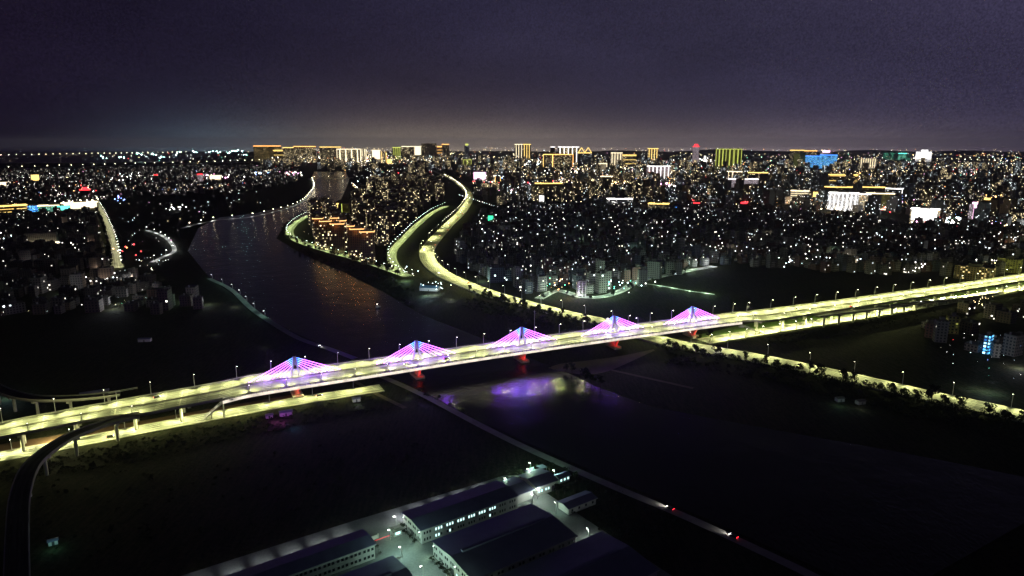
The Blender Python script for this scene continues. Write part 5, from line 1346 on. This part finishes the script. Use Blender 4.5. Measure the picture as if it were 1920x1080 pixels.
for a_ in ((1180, 351, 70, 8, 60, (2, 2, 3, 0), .5, 1.2), (1130, 346, 40, 8, 26, (2, 2, 3), .5, 1.1), (1258, 351, 26, 6, 26, (0, 0, 7), .6, 1.3), (1225, 354, 40, 4, 20, (0, 2, 4), .5, .9), (990, 306, 40, 6, 34, (0, 0, 1), .5, .9), (1050, 327, 40, 6, 18, (1, 0), .4, .9),
  (620, 296, 90, 5, 50, (2, 0, 2), .4, .9), (540, 292, 60, 4, 26, (2, 0), .4, .9), (680, 302, 26, 4, 20, (0, 2), .5, 1.1), (1600, 394, 60, 4, 34, (0, 2, 2), .5, 1.0), (1645, 398, 30, 4, 12, (4, 4, 0), .5, 1.0), (1735, 424, 30, 6, 20, (7, 0, 4), .5, 1.1), (1790, 421, 24, 5, 22, (0, 0, 1), .6, 1.3),
  (1850, 428, 40, 4, 24, (7, 0, 2), .4, 1.0), (1905, 436, 30, 5, 22, (2, 0), .5, 1.0), (1700, 376, 60, 8, 24, (0, 6, 1, 7), .5, 1.0), (1600, 335, 70, 10, 36, (2, 2, 3), .5, 1.0), (1850, 378, 30, 10, 22, (2, 3, 7), .6, 1.2), (1480, 345, 60, 14, 30, (0, 1, 2), .4, .9), (1400, 360, 40, 8, 20, (0, 1), .4, .8), (1325, 301, 16, 4, 14, (0,), .6, 1.2),
  (1268, 362, 30, 5, 16, (1, 5, 0), .5, 1.0), (930, 335, 40, 6, 26, (0, 6, 1), .5, 1.0), (902, 345, 30, 8, 20, (0, 4, 2), .5, 1.0), (960, 360, 50, 10, 26, (0, 1, 7), .4, .9), (400, 334, 40, 5, 24, (0, 0, 7), .5, 1.1), (480, 328, 30, 4, 18, (1, 6, 0), .5, 1.0), (545, 328, 24, 6, 22, (0, 4, 7), .5, 1.0), (230, 337, 60, 8, 22, (0, 1), .4, .8), (160, 362, 30, 10, 20, (3, 4, 0), .5, 1.0),
  (150, 385, 40, 5, 26, (0, 2), .6, 1.3), (30, 392, 50, 5, 18, (2, 3), .5, 1.0), (225, 378, 14, 3, 8, (7, 6), .5, 1.0), (330, 395, 30, 5, 16, (0, 1), .4, .8), (20, 455, 30, 14, 24, (1, 0), .4, .8), (230, 478, 30, 10, 12, (0, 4, 3), .5, 1.0), (190, 535, 40, 8, 16, (0, 0, 1), .5, 1.0), (1150, 545, 90, 10, 24, (0, 5, 1), .5, 1.0), (1045, 545, 50, 12, 20, (5, 0, 2, 3), .4, .9), (1560, 497, 90, 8, 24, (1, 0), .4, .9),
  (1480, 497, 60, 6, 18, (1, 0), .4, .9), (1840, 580, 30, 5, 22, (2,), .3, .5), (1715, 513, 30, 4, 14, (0,), .5, 1.1), (1860, 505, 50, 6, 20, (0, 5, 2), .5, 1.1), (815, 548, 40, 6, 14, (1, 1, 0), .4, .8), (765, 520, 24, 5, 10, (0, 1), .4, .8), (670, 370, 16, 22, 24, (2, 2, 3), .5, 1.0), (1300, 381, 12, 5, 8, (4,), .6, 1.0), (1392, 385, 18, 4, 10, (4,), .7, 1.2), (1000, 345, 60, 10, 26, (0, 1, 4), .4, .9), (760, 340, 90, 14, 40, (0, 1, 0, 4), .4, .8)):
    cluster(*a_)
for k in range(26):                                           # lit streets of the far town
    x0, y0 = R.uniform(880, 1900), R.uniform(308, 405); a = at(x0, y0); an = .3 + R.choice((0, 0, math.pi / 2)); ln = R.uniform(300, 900)
    b = a + Vector((math.cos(an), math.sin(an), 0)) * ln; dotline([a, b], R.uniform(24, 45), R.choice(((0, 2), (2,), (2, 3), (0, 1))), 8, .25, .6)
for k in range(9):
    x0, y0 = R.uniform(-10, 520), R.uniform(322, 362); a = at(x0, y0); an = .1 + R.choice((0, 0, math.pi / 2)); b = a + Vector((math.cos(an), math.sin(an), 0)) * R.uniform(200, 600)
    dotline([a, b], R.uniform(30, 50), (0, 2), 8, .25, .55)
tag(FL.build('far_street_lamps', [STEEL, glow('far_lamp_light', (1, .86, .6), 26)]), 'rows of tiny street lamps along the far bridges and promenades', 'lights', kind='stuff')
tag(dm.build('distant_lamps', DM), 'countless pinprick lamps and windows sparkling across the far town', 'lights', kind='stuff')

# lights standing in the streets of the town (seen as lit walls and pools between the houses)
def street_lights(n, poly, cols, p0, p1, z=6):
    xs = [p[0] for p in poly]; ys = [p[1] for p in poly]; k = 0; tries = 0
    while k < n and tries < 5000:
        tries += 1; q = (R.uniform(min(xs), max(xs)), R.uniform(min(ys), max(ys)))
        if not inside(q, poly): continue
        p = at(*q)
        if on_water(p) or not free(p.x, p.y, 2.0): continue
        k += 1; light('POINT', (p.x, p.y, z), 3.0 * R.uniform(p0, p1), R.choice(cols), size=.4)
street_lights(34, [(860, 478), (905, 420), (1160, 430), (1340, 470), (1340, 496), (1160, 545), (1000, 550)], [CW, WW, WW, (1, .9, .7), (.5, 1, .8)], 300, 1500, 3.5)
street_lights(26, [(1340, 440), (1940, 440), (1940, 505), (1690, 512), (1345, 494)], [CW, WW, (1, .85, .6), (1, .6, .3)], 500, 2400, 3.5)
street_lights(18, [(-20, 420), (215, 420), (300, 545), (420, 575), (180, 583), (-20, 595)], [WW, WW, CW, (1, .8, .6)], 700, 2600)
street_lights(12, [(900, 390), (900, 350), (1940, 352), (1940, 430), (1300, 388)], [WW, (1, .85, .6), (1, .7, .4)], 8000, 15000, 10)
street_lights(8, [(1090, 350), (1150, 322), (1260, 330), (1270, 352)], [(1, .75, .35), (1, .8, .5)], 15000, 25000, 12)
for p, d in walk(twn, 22, 6):
    light('POINT', p + Vector((R.uniform(-4, 4), R.uniform(-4, 4), 6)), R.uniform(3000, 15000), R.choice((CW, WW, (.7, 1, .7))), size=.4)
for p, d in walk(twn2, 26, 6): light('POINT', p + Vector((0, 0, 5)), R.uniform(5000, 15000), CW, size=.4)
for x, y, z, pw, c in ((800, 548, 5, 5200, (.55, .9, 1)), (815, 546, 5, 3600, (.85, 1, 1)), (845, 556, 4, 1500, WW), (760, 520, 6, 5000, CW), (905, 520, 6, 3000, (.7, 1, .8)), (1085, 553, 4, 2500, WW), (985, 537, 5, 1500, (.4, 1, .5)), (1030, 548, 5, 2600, (.5, 1, .5)), (1060, 553, 5, 2800, (1, .7, .4)), (100, 1018, 4, 160, (.4, 1, .9)), (530, 787, 3, 500, (.75, .1, 1)), (512, 786, 3, 500, (.8, .1, 1)), (553, 797, 3, 350, (.1, .3, 1)), (795, 755, 3, 160, (.2, .15, 1)), (765, 742, 3, 140, (.9, .9, 1)), (1575, 751, 5, 260, (.6, 1, .95)), (1615, 757, 5, 180, WW), (1860, 720, 8, 1800, (.6, 1, .95)), (1841, 716, 8, 1500, WW), (1915, 680, 6, 3600, (.9, .95, 1)), (350, 567, 5, 1400, (1, .65, .3)), (122, 1000, 3, 1, WW), (8, 736, 6, 1500, (.5, .85, 1)), (100, 812, 7, 9000, (1, .95, .45)), (670, 754, 3, 350, WW), (190, 808, 6, 2200, YG), (270, 792, 6, 2200, YG), (350, 778, 6, 2200, YG), (440, 764, 6, 1500, YG), (440, 570, 4, 500, WW), (403, 621, 4, 120, WW), (495, 645, 4, 100, WW)):
    p = at(x, y, z); light('POINT', p, pw * 3, c, size=.4)
    
# a few small things the lights fall on
def shed(x, y, wd, dp, h, rot, label, mat=None):
    mat = mat or (ROOF_D if x > 1000 else ROOF_M)
    p = at(x, y); o = empty('shed', (p.x, p.y, 0), rot); tag(o, label, 'shed')
    m = MB(); m.box(0, 0, 0, h, wd, dp); m.build('wall', CONC_D if x > 1000 or x == 178 else WALLM, o)
    m = MB(); e = .5
    m.face([(-wd / 2 - e, -dp / 2 - e, h - .1), (wd / 2 + e, -dp / 2 - e, h - .1), (wd / 2 + e, 0, h + dp * .18), (-wd / 2 - e, 0, h + dp * .18)]); m.face([(-wd / 2 - e, 0, h + dp * .18), (wd / 2 + e, 0, h + dp * .18), (wd / 2 + e, dp / 2 + e, h - .1), (-wd / 2 - e, dp / 2 + e, h - .1)]); m.build('roof', mat, o)
    m = MB(); m.box(0, -dp / 2 - .05, 0, 2.1, 1.2, .08); m.build('door', DARKMETAL, o)
shed(806, 544, 26, 12, 4.5, -.2, 'blue white lit shed in the dark wood before the expressway bend', matte('blue_sheet_roof', (.08, .2, .3), .5, .2, .3))
shed(178, 741, 20, 5, 3.2, .5, 'low dull shed behind the far ramp of the viaduct')
shed(536, 778, 9, 5, 3, .4, 'small shed roof catching light below the ground road')
shed(505, 783, 5, 3.5, 2.6, .4, 'tiny hut with a teal glow below the ground road')
shed(668, 752, 6, 4, 2.6, .4, 'hut with a white lamp in the field by the bank road')
shed(1574, 752, 6, 4, 2.8, .2, 'hut with a pale light in the black field before the expressway')
shed(1613, 757, 7, 4, 2.8, .3, 'second hut, beside a white light in the black field')
shed(100, 1020, 4, 3, 2.4, .6, 'teal lit hut alone in the dark field beside the near ramp')
shed(272, 640, 12, 5, 3, .1, 'small grey shed in the dark field above the viaduct')
# sign gantry on the approach viaduct
p, d = on_line(vla, 218, 0); sg = empty('sign_gantry', p, math.atan2(d.y, d.x)); tag(sg, 'cantilever sign gantry on the far edge of the approach viaduct', 'sign gantry')
m = MB(); m.tube((0, 0, 0), (0, 0, 8), .3, .25, 8); m.build('post', STEEL, sg)
m = MB(); m.tube((-5, 0, 7.6), (14, 0, 8.0), .18, n=6); m.tube((-5, 0, 6.8), (14, 0, 7.2), .12, n=6); m.build('beam', STEEL, sg)
p, d = on_line(vra, 1399, 0); sg = empty('road_sign', p, math.atan2(d.y, d.x)); tag(sg, 'square road sign on a post at the start of the elevated highway', 'sign')
m = MB(); m.tube((0, 0, 0), (0, 0, 7), .2, n=8); m.build('post', STEEL, sg)
m = MB(); m.box(1.6, 0, 4.4, 7, 3.2, .15); m.build('panel', STEEL, sg)
# floodlit patch lamp under the near ramp and the tall mast on the spit
ms = empty('mast', at(1002, 625), 0); tag(ms, 'thin violet lit mast standing behind the middle pylon', 'mast')
m = MB(); m.tube((0, 0, 0), (0, 0, 26), .25, .12, 6); m.build('shaft', STEEL, ms)
m = MB(); m.box(0, 0, 24, 24.4, 1.6, .3); m.build('crossarm', STEEL, ms)

# the damp night air
m, nt, out = newmat('haze_air')
v = N(nt, 'ShaderNodeVolumePrincipled', ins={'Density': 3.0e-5, 'Anisotropy': .75, 'Color': (.9, .92, 1, 1)}); nt.links.new(v.outputs[0], out.inputs['Volume'])
hz = MB(); hz.box(0, 0, -1.5, 420, 90000, 90000); tag(hz.build('haze', m), kind='stuff')
sc.cycles.volume_bounces = 1
# ------------------------------------------------------------------ moonless ambience, render settings
def kill(o):
    for c in list(o.children): kill(c)
    bpy.data.objects.remove(o, do_unlink=True)
for t in list(TL.values()) + TT + list(CT.values()) + TEMPL: kill(t)
sc.view_settings.view_transform = 'Standard'; sc.view_settings.look = 'None'; sc.view_settings.gamma = 1; sc.view_settings.exposure = 0
sc.view_settings.use_curve_mapping = False
sc.cycles.use_denoising = True; sc.cycles.light_sampling_threshold = 0.0; sc.cycles.use_adaptive_sampling = False
sc.cycles.max_bounces = 4; sc.cycles.diffuse_bounces = 1; sc.cycles.glossy_bounces = 3; sc.cycles.transmission_bounces = 2
sc.cycles.sample_clamp_indirect = 4.0; sc.cycles.caustics_reflective = False; sc.cycles.caustics_refractive = False
sc.cycles.use_light_tree = True; w.cycles.sampling_method = 'NONE'
print('lamps', n_lamps, 'houses', n_house[0], 'town', n_t[0], 'lights', len([o for o in sc.objects if o.type == 'LIGHT']), 'objects', len(sc.objects))
